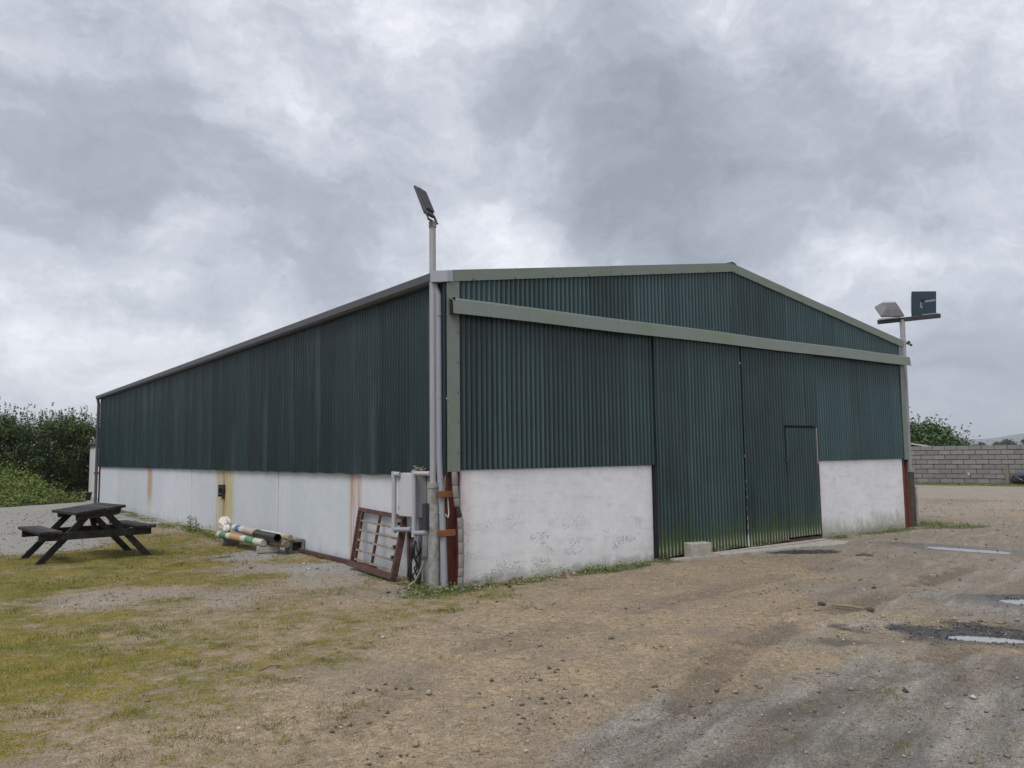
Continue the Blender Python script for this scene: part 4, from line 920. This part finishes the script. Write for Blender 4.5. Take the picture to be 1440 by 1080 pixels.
# ---------------------------------------------------------------- cabinet, conduits, duct, cables at the near corner
cabi = thing('meter_cabinet', 'white electrical cabinet on the side wall behind the tall lamp post', 'cabinet', (-.06, .71, .77))
part('body', MB().box((-.13, .525, .775), (.028, .93, 1.315)), 'cabinet_side', cabi, bevel=.006)
part('door', MB().box((-.142, .53, .785), (-.1315, .925, 1.305)), 'cabinet_grey', cabi, bevel=.003)
for z in (.86, 1.22): part('hinge', MB().tube([(-.146, .915, z), (-.146, .915, z + .05)], .006, 8), 'grey_plastic', cabi)
part('leg', MB().box((-.07, .55, -.05), (-.03, .60, .774)), 'grey_plastic', cabi)
part('back_plate', MB().box((-.02, .50, .3), (.02, .93, .774)), 'cabinet_side', cabi)
def conduit(label, y, ye, z0, z1, xx, top):
    t = thing('conduit', label, 'conduit', (xx, y, z0), 'white conduits at the cabinet')
    part('upright', MB().tube([(xx, y, z0 + .01), (xx, y, z1 - .01)], .031, 12), 'white_plastic', t, smooth=True)
    part('lower_arm', MB().tube([(xx + .0, y - .02, z0 + .035), (xx + .01, ye, z0 + .06)], .030, 12), 'grey_plastic', t, smooth=True)
    part('upper_arm', MB().tube([(xx, y - .02, z1 - .03), (xx + .02, top, z1 - .03)], .029, 12), 'white_plastic', t, smooth=True)
    for z in (z0 + .034, z1 - .03): part('elbow', MB().tube([(xx, y, z - .045), (xx, y, z + .034)], .035, 12), 'white_plastic', t, smooth=True)
    return t
conduit('white plastic conduit looping down in front of the leaning rusty gate', .98, .56, .575, 1.33, -.175, .86)
conduit('white plastic conduit between the grey cabinet and the tall lamp post', .475, .13, .565, 1.345, -.175, .13)
duct = thing('ribbed_duct', 'pale pipe made of short stacked sections at the red corner column', 'duct', (.11, -.09, 0))
path = [(.045, -.085, 1.335), (.052, -.085, 1.18), (.065, -.09, 1.03), (.082, -.09, .93), (.118, -.09, .80), (.122, -.095, .68), (.124, -.095, .52), (.125, -.095, .38), (.124, -.095, .22), (.118, -.095, .12), (.112, -.095, -.02)]
for i, (a, b) in enumerate(zip(path[:-1], path[1:])):
    a, b = Vector(a), Vector(b); dv = (b - a)
    part('duct_section', MB().tube([a + dv * .02, a + dv * .12, a + dv * .88, a + dv * .97], [.034, .037, .036, .033] if i != 3 else [.02, .026, .03, .02], 12), 'duct_plastic' if i != 3 else 'dark_steel', duct, smooth=True)
thing('brown_cable', 'thin brown cable curling over the top of the red column', 'cable', (.0, -.0, 1.3), mb=MB().tube([(.03, -.03, 1.42), (-.0, -.02, 1.36), (-.035, -.01, 1.28), (-.042, -.0, 1.1), (-.045, -.0, .7)], .007, 6), m='stick_pale', smooth=True)
thing('white_cable', 'short white cable hooked between the lamp post and the down pipe', 'cable', (-.05, .0, .85), mb=MB().tube([(-.095, .03, .86), (-.04, .01, .85), (-.01, .0, .82), (.005, -.005, .80), (.015, -.005, .84), (.01, .0, .95), (.0, .0, 1.06)], .008, 6), m='cable_white', smooth=True)
thing('steel_post', 'thin rusty steel post standing beside the leaning gate', 'post', (-.1, .72, 0), mb=MB().box((-.12, .70, -.1), (-.075, .745, .60)), m='rust', bevel=.003)
tg = MB()
for k in range(7):
    yy = .5 + random.uniform(-.1, .12); tg.tube([(-.13 + random.uniform(-.03, .03), yy + random.uniform(-.05, .05), z_) for z_ in np.linspace(.55 - .1 * random.random(), -.02, 6)], .008 + .006 * random.random(), 6)
thing('black_cables', 'tangle of black cables hanging below the grey cabinet', 'cables', (-.13, .5, 0), mb=tg, m='black_plastic', smooth=True)
thing('pale_rope', 'frayed pale rope hanging at the foot of the tall lamp post', 'rope', (-.2, .25, 0), mb=MB().tube([(-.2, .2, .30), (-.23, .24, .18), (-.26, .30, .06), (-.30, .36, .01)], [.008, .014, .012, .016], 7), m='straw')
thing('bird_nest', 'small heap of dry twigs lodged on top of the cabinet', 'twigs', (-.1, .55, 1.34), mb=(lambda mb: [mb.tube([(-.09 + random.uniform(-.05, .05), .5 + random.uniform(-.12, .15), 1.345 + random.uniform(0, .03)), (-.09 + random.uniform(-.05, .05), .5 + random.uniform(-.12, .15), 1.35 + random.uniform(0, .06))], .005, 5) for _ in range(14)] and mb)(MB()), m='straw')

# ---------------------------------------------------------------- rusty gate leaning on the side wall
BL, BR, TR_, TL = Vector((-.215, 2.12, .05)), Vector((-.30, .75, .03)), Vector((-.02, .95, .745)), Vector((-.02, 2.26, .79))
gate = thing('steel_gate', 'rusty steel barred gate leaning against the white side wall', 'gate', tuple((BL + BR) / 2))
nn = (BR - BL).cross(TL - BL).normalized()
def gpt(a, b): return (BL * (1 - a) + BR * a) * (1 - b) + (TL * (1 - a) + TR_ * a) * b
part('frame_top', MB().beam(gpt(0, 1), gpt(1, 1), .055, .045, nn), 'rust', gate, bevel=.004)
part('frame_bottom', MB().beam(gpt(-.05, .03), gpt(1.0, .03), .08, .05, nn), 'rust', gate, bevel=.004)
part('frame_side', MB().beam(gpt(.985, 0), gpt(.985, .985), .045, .085, nn), 'rust', gate, bevel=.004)
fs_ = part('frame_side', MB().beam(gpt(.0, 0), gpt(.0, .97), .03, .04, nn).beam(gpt(.085, .05), gpt(.085, .97), .022, .04, nn), 'rust', gate, label='left side of the gate, a ladder of two flats and links')
for k in range(11):
    b = .08 + k * .08; part('link', MB().beam(gpt(.0, b), gpt(.085, b + (.03 if k % 2 else -.03)), .016, .02, nn), 'rust', fs_)
part('middle_upright', MB().beam(gpt(.48, .05), gpt(.48, .97), .028, .035, nn), 'rust', gate, bevel=.003)
for k, b in enumerate((.80, .635, .46, .285, .125)):
    part('rail', MB().beam(gpt(.09, b + .006) + nn * (.012 if nn.x < 0 else -.012), gpt(.965, b) + nn * (.012 if nn.x < 0 else -.012), .026, .022, nn), 'rust_pale', gate, bevel=.003)
for b in (.88, .5, .33): part('lug', MB().obox(gpt(.94, b) + nn * (.04 if nn.x < 0 else -.04), (.03, .03, .04)), 'rust', gate)

# ---------------------------------------------------------------- poles stacked on blocks by the side wall
def along(name, label, cat, p0, p1, r, m, seg=16, hollow=False, group=None):
    """a round pole with its own y axis along its length"""
    p0, p1 = Vector(p0), Vector(p1); Ln = (p1 - p0).length
    mb = MB()
    if hollow:
        n = seg; vs = []; fs = []
        for rr, yy in ((r, 0), (r, Ln), (r * .86, Ln), (r * .86, 0)):
            for k in range(n): a = 2 * math.pi * k / n; vs.append((math.cos(a) * rr, yy, math.sin(a) * rr))
        for q in range(4):
            for k in range(n): fs.append((q * n + k, q * n + (k + 1) % n, ((q + 1) % 4) * n + (k + 1) % n, ((q + 1) % 4) * n + k))
        mb.add(vs, fs)
    else:
        mb.tube([(0, -.004 + .0, 0), (0, .0, 0), (0, Ln * .5, 0), (0, Ln, 0), (0, Ln + .004, 0)], [r * .93, r, r * 1.02, r, r * .93], seg)
    o = bpy.data.objects.new(name, mesh_of(name, mb, m, True)); COL.objects.link(o)
    try: o.data.set_sharp_from_angle(angle=R(40))
    except Exception: pass
    y = (p1 - p0).normalized(); x = y.cross(Vector((0, 0, 1))).normalized(); z = x.cross(y)
    o.matrix_world = Matrix.Translation(p0) @ Matrix((x, y, z)).transposed().to_4x4()
    o['label'] = label; o['category'] = cat
    if group: o['group'] = group
    return o
along('striped_pole', 'green, orange and white striped round pole lying lowest at the front of the stack', 'pole', (-.63, 6.62, .175), (-.50, 4.72, .165), .056, 'pole_green', group='painted poles stacked by the side wall')
along('brown_log', 'bare brown wooden pole on the blocks behind the green striped pole', 'pole', (-.50, 6.55, .17), (-.30, 4.24, .165), .060, 'log_brown')
along('striped_pole', 'blue and white striped round pole on top of the stack', 'pole', (-.42, 6.42, .285), (-.435, 5.20, .285), .062, 'pole_blue', group='painted poles stacked by the side wall')
along('black_pipe', 'open ended black plastic pipe lying on top of the stack', 'pipe', (-.48, 5.14, .278), (-.43, 4.30, .268), .066, 'black_plastic', 20, True)
along('striped_pole', 'white pole with a tan end lying behind the black pipe', 'pole', (-.30, 5.35, .275), (-.24, 4.26, .26), .048, 'pole_tan', group='painted poles stacked by the side wall')
def crumple(c, s, seed, n=14, m_=9):
    rg = np.random.default_rng(seed); vs = []; fs = []
    for i in range(m_ + 1):
        ph = math.pi * i / m_
        for k in range(n):
            a = 2 * math.pi * k / n; q = 1 + .28 * (rg.random() - .5) * (0 < i < m_)
            vs.append((c[0] + s[0] * math.sin(ph) * math.cos(a) * q, c[1] + s[1] * math.sin(ph) * math.sin(a) * q, c[2] + s[2] * math.cos(ph) * q))
    for i in range(m_):
        for k in range(n): fs.append((i * n + k, i * n + (k + 1) % n, (i + 1) * n + (k + 1) % n, (i + 1) * n + k))
    return MB().add(vs, fs)
thing('plastic_bag', 'crumpled off white plastic bag on the far end of the stacked poles', 'bag', (-.45, 6.6, .23), mb=crumple((-.50, 6.74, .34), (.10, .17, .13), 3).add(*(lambda b: (b.v, b.f))(crumple((-.53, 6.52, .27), (.06, .12, .07), 5))), m='bag_white')
def brick(label, c, size, rz, m='concrete'):
    M = Matrix.Rotation(R(rz), 3, 'Z'); mb = MB().obox((c[0], c[1], c[2] + size[2] / 2), size, M)
    return thing('concrete_block', label, 'block', c, 'concrete blocks around the yard', mb=mb, m=m, bevel=.012)
brick('grey solid block under the near end of the stacked poles', (-.40, 4.78, .0), (.36, .18, .10), -20)
brick('small grey block under the far end of the stacked poles', (-.50, 6.42, .0), (.30, .14, .11), 0, 'concrete_dark')
brick('pale concrete block standing on the apron before the green doors', (4.17, -.22, .0), (.36, .19, .215), -12, 'concrete')
hb = thing('concrete_block', 'hollow grey block with its dark opening facing out at the stack', 'block', (-.07, 4.55, 0), 'concrete blocks around the yard')
M = Matrix.Rotation(R(-8), 3, 'Z'); b0 = Vector((-.07, 4.50, 0))
hmb = MB()
for c_, s_ in (((0, 0, .02), (.23, .34, .04)), ((0, 0, .195), (.23, .34, .04)), ((-.095, 0, .108), (.04, .34, .136)), ((.095, 0, .108), (.04, .34, .136)), ((0, .08, .108), (.15, .04, .136))): hmb.obox(b0 + M @ Vector(c_), s_, M)
part('shell', hmb, 'concrete_dark', hb)

# ---------------------------------------------------------------- picnic table
TC = Vector((-2.83, 6.02, .0)); ta_ = R(6); av = Vector((math.cos(ta_), math.sin(ta_), 0)); lv = Vector((-math.sin(ta_), math.cos(ta_), 0))
def tp(a, l, z): return TC + av * a + lv * l + Vector((0, 0, z))
tbl = thing('picnic_table', 'black stained wooden picnic table with two attached benches on mossy ground', 'picnic table', tuple(TC))
tz = lambda a, l: .783 + .125 * a - .012 * l
for k in range(5):
    a = -.28 + k * .14; dl = random.uniform(-.012, .012)
    part('tabletop_plank', MB().hexa([tp(a + s * .0615, l, tz(a + s * .0615, l) + h) for h in (-.04, 0) for s, l in ((-1, -.70 + dl), (1, -.70 + dl), (1, .72 + dl), (-1, .72 + dl))]), 'black_timber', tbl, bevel=.004)
for sd_ in (-1, 1):
    for k in range(2):
        a = sd_ * (.585 + k * .15); dl = random.uniform(-.012, .012)
        part('seat_plank', MB().hexa([tp(a + s * .067, l, .50 + h) for h in (-.04, 0) for s, l in ((-1, -.70 + dl), (1, -.70 + dl), (1, .72 + dl), (-1, .72 + dl))]), 'black_timber', tbl, bevel=.004)
for l in (-.475, .475):
    o_ = .024 if l < 0 else -.024
    for s in (-1, 1):
        part('leg', MB().beam(tp(s * .80, l, -.03), tp(s * .10, l, .735 + .012 * s), .09, .045, lv), 'black_timber', tbl, bevel=.004)
    part('seat_support', MB().beam(tp(-.78, l - o_ * 1.9, .405), tp(.78, l - o_ * 1.9, .405), .045, .11), 'black_timber', tbl, bevel=.004)
    part('top_support', MB().beam(tp(-.30, l - o_ * 1.9, .665), tp(.30, l - o_ * 1.9, .735), .045, .09), 'black_timber', tbl, bevel=.004)
    part('brace', MB().beam(tp(0, l * .95, .42), tp(.0, l * .3, .735), .045, .07, av), 'black_timber', tbl, bevel=.004)

# ---------------------------------------------------------------- litter on the yard
thing('stick', 'pale stick with a dark end lying in the yard before the doors', 'stick', (2.25, -3.62, .02), mb=MB().tube([(2.22, -3.50, .025), (2.26, -3.66, .03), (2.28, -3.80, .024)], [.012, .014, .011], 8), m='stick_pale')
thing('dark_lump', 'small dark brown lump at the right end of the pale stick', 'lump', (2.28, -3.86, 0), 'dark lumps on the yard', mb=crumple((2.28, -3.86, .025), (.02, .045, .02), 9), m='clod')
thing('dark_lump', 'small dark brown lump lying left of the pale stick', 'lump', (2.22, -3.38, 0), 'dark lumps on the yard', mb=crumple((2.22, -3.39, .022), (.018, .045, .018), 12), m='clod')
thing('dark_lump', 'dark flat lump on the grey ground right of the tar patch', 'lump', (6.0, -1.75, 0), 'dark lumps on the yard', mb=crumple((6.0, -1.75, .015), (.09, .12, .022), 15), m='clod')
thing('twig', 'bent twig lying on brown ground in the left foreground', 'twig', (-3.0, -2.1, 0), mb=MB().tube([(-2.98, -2.2, .012), (-2.88, -2.15, .02), (-2.80, -2.17, .014)], [.003, .004, .0025], 6), m='bark')
# ---------------------------------------------------------------- the block wall across the yard
w0 = Vector((31.29, 13.33, 0)); wd_ = Vector((.242, -.9703, 0)); wn_ = Vector((-.9703, -.242, 0))
bw = thing('block_wall', 'grey concrete block boundary wall across the far side of the yard', 'wall', tuple(w0))
BLW, BH, NC, NB = .49, .2125, 8, 36
part('mortar_core', MB().hexa([w0 - wn_ * .02 + Vector((0, 0, -.2)), w0 + wd_ * BLW * NB - wn_ * .02 + Vector((0, 0, -.2)), w0 + wd_ * BLW * NB - wn_ * .2 + Vector((0, 0, -.2)), w0 - wn_ * .2 + Vector((0, 0, -.2)), w0 - wn_ * .02 + Vector((0, 0, 1.68)), w0 + wd_ * BLW * NB - wn_ * .02 + Vector((0, 0, 1.68)), w0 + wd_ * BLW * NB - wn_ * .2 + Vector((0, 0, 1.68)), w0 - wn_ * .2 + Vector((0, 0, 1.68))]), 'mortar', bw)
bmesh_ = {}
M3 = Matrix((wd_, wn_, Vector((0, 0, 1)))).transposed()
base_me = mesh_of('block', MB().obox((0, 0, 0), (BLW - .026, .16, BH - .026), M3), 'yard_block')
for c in range(NC):
    for k in range(NB):
        if c == NC - 1 and k % 9 == 4 and False: continue
        o = bpy.data.objects.new('block', base_me); COL.objects.link(o)
        off = (k + (.5 if c % 2 else 0) + .010 * math.sin(k * 3 + c * 5)) * BLW + BLW * .25
        o.location = wd_ * off + wn_ * (-.065 + random.uniform(-.014, .012)) + Vector((0, 0, c * BH + BH / 2 + .0 + random.uniform(-.004, .004)))
        o.scale = (1, 1, random.uniform(.95, 1.0)); o.parent = bw
pq = w0 + wd_ * 5.55
thing('timber_post', 'short brown timber post against the grey block wall', 'post', (32.8, 6.55, 0), mb=MB().box((32.78, 6.50, -.05), (32.9, 6.62, .66)), m='log_brown')
sh = thing('scrap_heap', 'dark heap of scrap at the foot of the grey block wall', 'scrap', (32.8, 6.1, 0))
part('drum', crumple((32.75, 6.05, .2), (.22, .36, .22), 21), 'black_plastic', sh)
part('cloth', crumple((32.72, 5.95, .40), (.12, .3, .12), 22), 'blue_cloth', sh)
part('bar', MB().beam((32.6, 6.4, .05), (32.75, 5.6, .45), .05, .05), 'dark_steel', sh)
thing('white_plate', 'small white plate fixed low on the grey block wall', 'plate', (30.1, 7.15, .35), mb=MB().obox(w0 + wd_ * 5.45 + wn_ * .03 + Vector((0, 0, .42)), (.10, .02, .14), M3), m='white_plastic')

# ---------------------------------------------------------------- trees
def limb(mb, a, b, r0, r1):
    m_ = (a + b) / 2 + Vector((random.uniform(-1, 1), random.uniform(-1, 1), random.uniform(-.5, .5))) * (b - a).length * .08
    mb.tube([a, m_, b], [r0, (r0 + r1) / 2, r1], 6)
def tree_mesh(h, rad, nclump, nleaf, leaf, zbase=.1, spiky=0, seed=1):
    random.seed(seed); rg = np.random.default_rng(seed)
    cl_ = []
    for _ in range(nclump):
        t = random.random(); z = zbase + (h - zbase) * (t ** .8)
        rr = rad * (math.sin(math.pi * min(1, .18 + .78 * (z - zbase) / (h - zbase))) ** .7) * math.sqrt(random.random()) * 1.0
        a = random.random() * 6.28
        cl_.append((rr * math.cos(a), rr * math.sin(a), z, rad * random.uniform(.16, .34)))
    pts = []; tn = []
    per = nleaf // nclump
    for x, y, z, r_ in cl_:
        q = rg.normal(size=(per, 3)) * r_ * .55 * np.array([1, 1, .8]); pts.append(q + np.array([x, y, z]))
        tn.append(np.clip(rg.normal(.45, .2, per) + random.uniform(-.2, .2), 0, 1))
    for _ in range(spiky):
        a = random.random() * 6.28; rr = rad * .9 * math.sqrt(random.random()); L_ = random.uniform(.4, 1.25); n = int(24 * L_)
        x0 = np.array([rr * math.cos(a), rr * math.sin(a), h * random.uniform(.78, .95)]); dv = np.array([random.uniform(-.25, .25), random.uniform(-.25, .25), 1]) * L_
        t = rg.random(n)[:, None]; pts.append(x0 + dv * t + rg.normal(size=(n, 3)) * .07 * (1.1 - t)); tn.append(np.clip(rg.normal(.6, .2, n), 0, 1))
    P = np.concatenate(pts); P = P[P[:, 2] > .02]; T_ = np.concatenate(tn)[:len(P)]
    V, F, T2 = leafcloud(P, leaf, T_)
    tk = MB(); top = Vector((0, 0, h * .55)); tk.tube([(0, 0, -.2), (.03, .02, h * .25), top], [rad * .07 + .04, rad * .055 + .03, rad * .03 + .015], 7)
    for x, y, z, r_ in random.sample(cl_, min(9, len(cl_))): limb(tk, Vector((0, 0, h * random.uniform(.15, .5))), Vector((x, y, z)), rad * .025 + .012, .01)
    return V, F, T2, tk
def tree(name, label, cat, loc, data, leafm, group=None):
    V, F, T2, tk = data
    t = thing(name, label, cat, (0, 0, 0), group)
    np_object('crown', V, F, leafm, dict(tone=T2), parent=t)
    part('trunk', tk, 'bark', t)
    t.location = loc
    return t
def copy_tree(t, loc, rz, sc, label=None):
    c = t.copy(); COL.objects.link(c); c.location = loc; c.rotation_euler = (0, 0, rz); c.scale = (sc, sc, sc)
    for ch in list(t.children):
        k = ch.copy(); COL.objects.link(k); k.parent = c
    if label: c['label'] = label
    return c
HG = 'trees of the dense hedge on the bank'; HL = 'dense dark green hedgerow tree on the bank left of the shed'
kinds = [tree_mesh(3.0, 1.35, 90, 11000, .062, zbase=-.2, spiky=60, seed=s) for s in (3, 8, 14)]
spots = [(-3.2, 28.4, .5, .83), (-1.9, 29.5, .5, .79), (-.6, 30.3, .5, .83), (.7, 31.0, .55, .81), (-4.6, 27.6, .5, .84), (-6.1, 26.7, .5, .83), (-7.6, 25.8, .5, .85), (2.1, 32.0, .55, .83), (3.5, 32.9, .55, .83), (-2.4, 30.6, .55, .90), (-4.0, 29.6, .55, .88), (.2, 32.0, .55, .88), (-9.2, 25.0, .5, .87)]
protos = []
for i, (x, y, z, s) in enumerate(spots):
    if i < 3:
        t = tree('hedgerow_tree', HL, 'tree', (x, y, z), kinds[i], 'hedge_leaf', HG); t.scale = (s, s, s); protos.append(t)
    else: copy_tree(protos[i % 3], (x, y, z), random.random() * 6.28, s)
big = tree_mesh(3.9, 3.3, 260, 46000, .12, zbase=.3, spiky=0, seed=31)
tree('leafy_tree', 'rounded bright green tree behind the grey block wall', 'tree', (47.4, 17.2, -1.3), big, 'tree_leaf')

# green bank under the hedge
e0, e1 = Vector((-2.82, 22.36, 0)), Vector((-.36, 24.0, 0)); ed = (e1 - e0).normalized(); en = Vector((-ed.y, ed.x, 0))
us = np.linspace(-16, 12, 140); vs_ = np.linspace(0, 14, 60); U, V_ = np.meshgrid(us, vs_)
Xb = e0.x + ed.x * U + en.x * V_; Yb = e0.y + ed.y * U + en.y * V_
def bank_h(U, V_): return (.95 * sstep(V_, 0, 3.6) * (1 - .6 * sstep(V_, 10, 14)) + .22 * (fbm(U * .9 + 5, V_ * .9 + 5, 4) - .5) * sstep(V_, 0, .8)) * (1 - sstep(U, 3.0, 4.2) * sstep(6.5 - V_, 0, 1.5)) - .03
Zb = bank_h(U, V_); ib = np.arange(U.size).reshape(U.shape)
np_object('bank', np.stack([Xb.ravel(), Yb.ravel(), Zb.ravel()], 1), np.stack([ib[:-1, :-1], ib[:-1, 1:], ib[1:, 1:], ib[1:, :-1]], -1).reshape(-1, 4), 'bank_earth', smooth=True, kind='structure')
n = 80000; u = RNG.uniform(-9, 5, n); v_ = 7.5 * RNG.random(n) ** 1.1
zz = bank_h(u, v_); cm = fbm(u * 1.6 + 20, v_ * 1.6, 4); k = zz > -.01; u, v_, zz, cm = u[k], v_[k], zz[k], cm[k]
P = np.stack([e0.x + ed.x * u + en.x * v_, e0.y + ed.y * u + en.y * v_, zz + np.abs(RNG.normal(0, .14, len(u))) * (.4 + 1.6 * sstep(cm, .4, .65))], 1)
V, F, T = leafcloud(P, .042, np.clip(.46 + (fbm(u * .7, v_ * .7 + 9, 3) - .45) * 1.4 + RNG.normal(0, .17, len(u)), 0, 1), .5)
np_object('bank_undergrowth', V, F, 'weed_leaf', dict(tone=T), kind='stuff')
# single tall weed by the side wall
wd2 = MB(); pts = []
for a in range(6):
    b = Vector((-.35 + random.gauss(0, .05), 9.35 + random.gauss(0, .05), 0)); tip = b + Vector((random.gauss(0, .06), random.gauss(0, .06), random.uniform(.15, .36))); wd2.tube([b, tip], [.006, .003], 5)
    for t in np.linspace(.15, 1, 16): pts.append(tuple(b.lerp(tip, t) + Vector((random.gauss(0, .03), random.gauss(0, .03), 0))))
tw = thing('tall_weed', 'tall dark green weed growing by the side wall behind the picnic table', 'weed', (-.35, 9.35, 0))
V, F, T = leafcloud(np.array(pts), .026, np.clip(RNG.normal(.15, .12, len(pts)), 0, 1)); np_object('leaves', V, F, 'weed_leaf', dict(tone=T), parent=tw); part('stems', wd2, 'weed_leaf', tw)

# small white garden building behind the shed
gs = thing('white_outbuilding', 'small white outbuilding with dark roof beyond the far corner of the shed', 'outbuilding', (1.6, 27.5, 0))
gw, gd, ge, ga = 2.5, 3.0, 2.12, 2.95
gx0, gy0 = .80, 26.45
part('wall', MB().prism([(gx0, 0), (gx0 + gw, 0), (gx0 + gw, ge), (gx0 + gw / 2, ga), (gx0, ge)], gy0, gy0 + gd), 'shed_white', gs)
part('door', MB().box((gx0 + .30, gy0 - .03, .05), (gx0 + 1.15, gy0 - .005, 1.92)), 'shed_white', gs)
part('door_frame', MB().box((gx0 + .24, gy0 - .04, .05), (gx0 + .295, gy0 - .004, 1.98)).box((gx0 + .295, gy0 - .04, 1.93), (gx0 + 1.2, gy0 - .004, 1.98)), 'door_frame', gs)
part('roof', MB().prism([(gx0 - .08, ge - .03), (gx0 + gw / 2, ga + .03), (gx0 + gw + .08, ge - .03), (gx0 + gw + .08, ge + .04), (gx0 + gw / 2, ga + .11), (gx0 - .08, ge + .04)], gy0 - .10, gy0 + gd + .1), 'roof_dark', gs)
thing('black_trough', 'low black trough on the gravel before the white outbuilding', 'trough', (-.3, 25.6, 0), mb=MB().hexa([(-.75, 25.3, 0), (.30, 25.7, 0), (.22, 26.05, 0), (-.85, 25.65, 0), (-.82, 25.25, .27), (.36, 25.68, .30), (.26, 26.12, .30), (-.92, 25.7, .27)]).box((-.60, 25.55, .28), (.1, 25.85, .33)), m='black_plastic', bevel=.02)
ty = thing('small_tyre', 'small black tyre standing by the side wall behind the picnic table', 'tyre', (-.40, 16.9, 0))
tv = MB(); n1_, n2_ = 22, 8; vv = []; ff = []
dirx = Vector((.55, -.83, 0)); 
for i in range(n1_):
    a = 2 * math.pi * i / n1_; c_ = Vector((-.40, 16.9, .115)) + (Vector((.83, .55, 0)) * math.cos(a) + Vector((0, 0, 1)) * math.sin(a)) * .082
    for j in range(n2_):
        b = 2 * math.pi * j / n2_; vv.append(c_ + ((Vector((.83, .55, 0)) * math.cos(a) + Vector((0, 0, 1)) * math.sin(a)) * math.cos(b) + dirx * math.sin(b) * 1.3) * .045)
for i in range(n1_):
    for j in range(n2_): ff.append((i * n2_ + j, ((i + 1) % n1_) * n2_ + j, ((i + 1) % n1_) * n2_ + (j + 1) % n2_, i * n2_ + (j + 1) % n2_))
part('tread', tv.add(vv, ff), 'black_plastic', ty, smooth=True)
part('rim', MB().tube([Vector((-.40, 16.9, .115)) - dirx * .03, Vector((-.40, 16.9, .115)) + dirx * .03], .045, 14), 'galvanised', ty)

# beyond the wall: a pale roof, far trees, hills
fb = thing('low_building', 'low building with pale sloping roof just showing over the block wall', 'building', (46, 14, 0))
rb = Vector((44.0, 15.9, 0)); rv = Vector((.44, -.9, 0)); rn_ = Vector((.9, .44, 0))
def rp(a, b, z): return rb + rv * a + rn_ * b + Vector((0, 0, z))
part('wall', MB().hexa([rp(0, 0, 0), rp(2.6, 0, 0), rp(2.6, 3, 0), rp(0, 3, 0), rp(0, 0, 1.72), rp(2.6, 0, 1.2), rp(2.6, 3, 1.2), rp(0, 3, 1.72)]), 'concrete_dark', fb)
part('roof', MB().hexa([rp(-.2, -.2, 1.86), rp(2.9, -.2, 1.28), rp(2.9, 3.2, 1.28), rp(-.2, 3.2, 1.86), rp(-.2, -.2, 1.95), rp(2.9, -.2, 1.36), rp(2.9, 3.2, 1.36), rp(-.2, 3.2, 1.95)]), 'roof_pale', fb)
ft = tree_mesh(7, 4.2, 40, 1600, .5, zbase=.3, seed=41)
FG = 'far trees on the fields below the hills'
p0_ = None
for i in range(26):
    a = R(58 + i * .62 + random.uniform(-.2, .2)); d_ = random.uniform(420, 620)
    loc = (-5 + d_ * math.sin(a), -8 + d_ * math.cos(a), -.5); s = random.choice((.45, .5, .55, .6, .8, .9, 1.0))
    if p0_ is None: p0_ = tree('far_tree', 'small hazy tree on the fields beyond the block wall', 'tree', loc, ft, 'far_leaf', FG); p0_.scale = (s,) * 3
    else: copy_tree(p0_, loc, random.random() * 6, s)
def ridge(name, d0, d1, prof, seed):
    az = np.linspace(R(-20), R(110), 260); dist = np.linspace(0, 1, 24); A, D = np.meshgrid(az, dist)
    rr = d0 + (d1 - d0) * D; nz = fbm(np.degrees(A) * .35 + seed, D * 3 + seed, 5)
    H = prof(np.degrees(A)) * np.sin(np.pi * np.minimum(D * .62, 1)) * (.75 + .5 * nz)
    P = np.stack([(-5 + rr * np.sin(A)).ravel(), (-8 + rr * np.cos(A)).ravel(), (H - 3).ravel()], 1); ii = np.arange(A.size).reshape(A.shape)
    np_object(name, P, np.stack([ii[:-1, :-1], ii[:-1, 1:], ii[1:, 1:], ii[1:, :-1]], -1).reshape(-1, 4), 'hill_field', smooth=True, kind='structure')
ridge('hills', 2600, 4600, lambda a: np.interp(a, [-20, 20, 50, 62, 67, 70, 75, 90, 110], [30, 20, 30, 42, 46, 66, 80, 60, 40]), 5)

# the air: pale haze over the fields
hzm = bpy.data.materials.new('haze_air'); hzm.use_nodes = True; g = NT(hzm.node_tree)
ho = g.n('ShaderNodeOutputMaterial'); pv = g.n('ShaderNodeVolumePrincipled'); g.put(pv.inputs['Color'], (.88, .93, 1.0)); pv.inputs['Density'].default_value = HAZE; pv.inputs['Anisotropy'].default_value = 0.0
g.t.links.new(pv.outputs[0], ho.inputs['Volume']); MATS['haze_air'] = hzm
structure('haze', MB().box((-6600, -6600, -5), (6600, 6600, 150)), 'haze_air', kind='stuff')
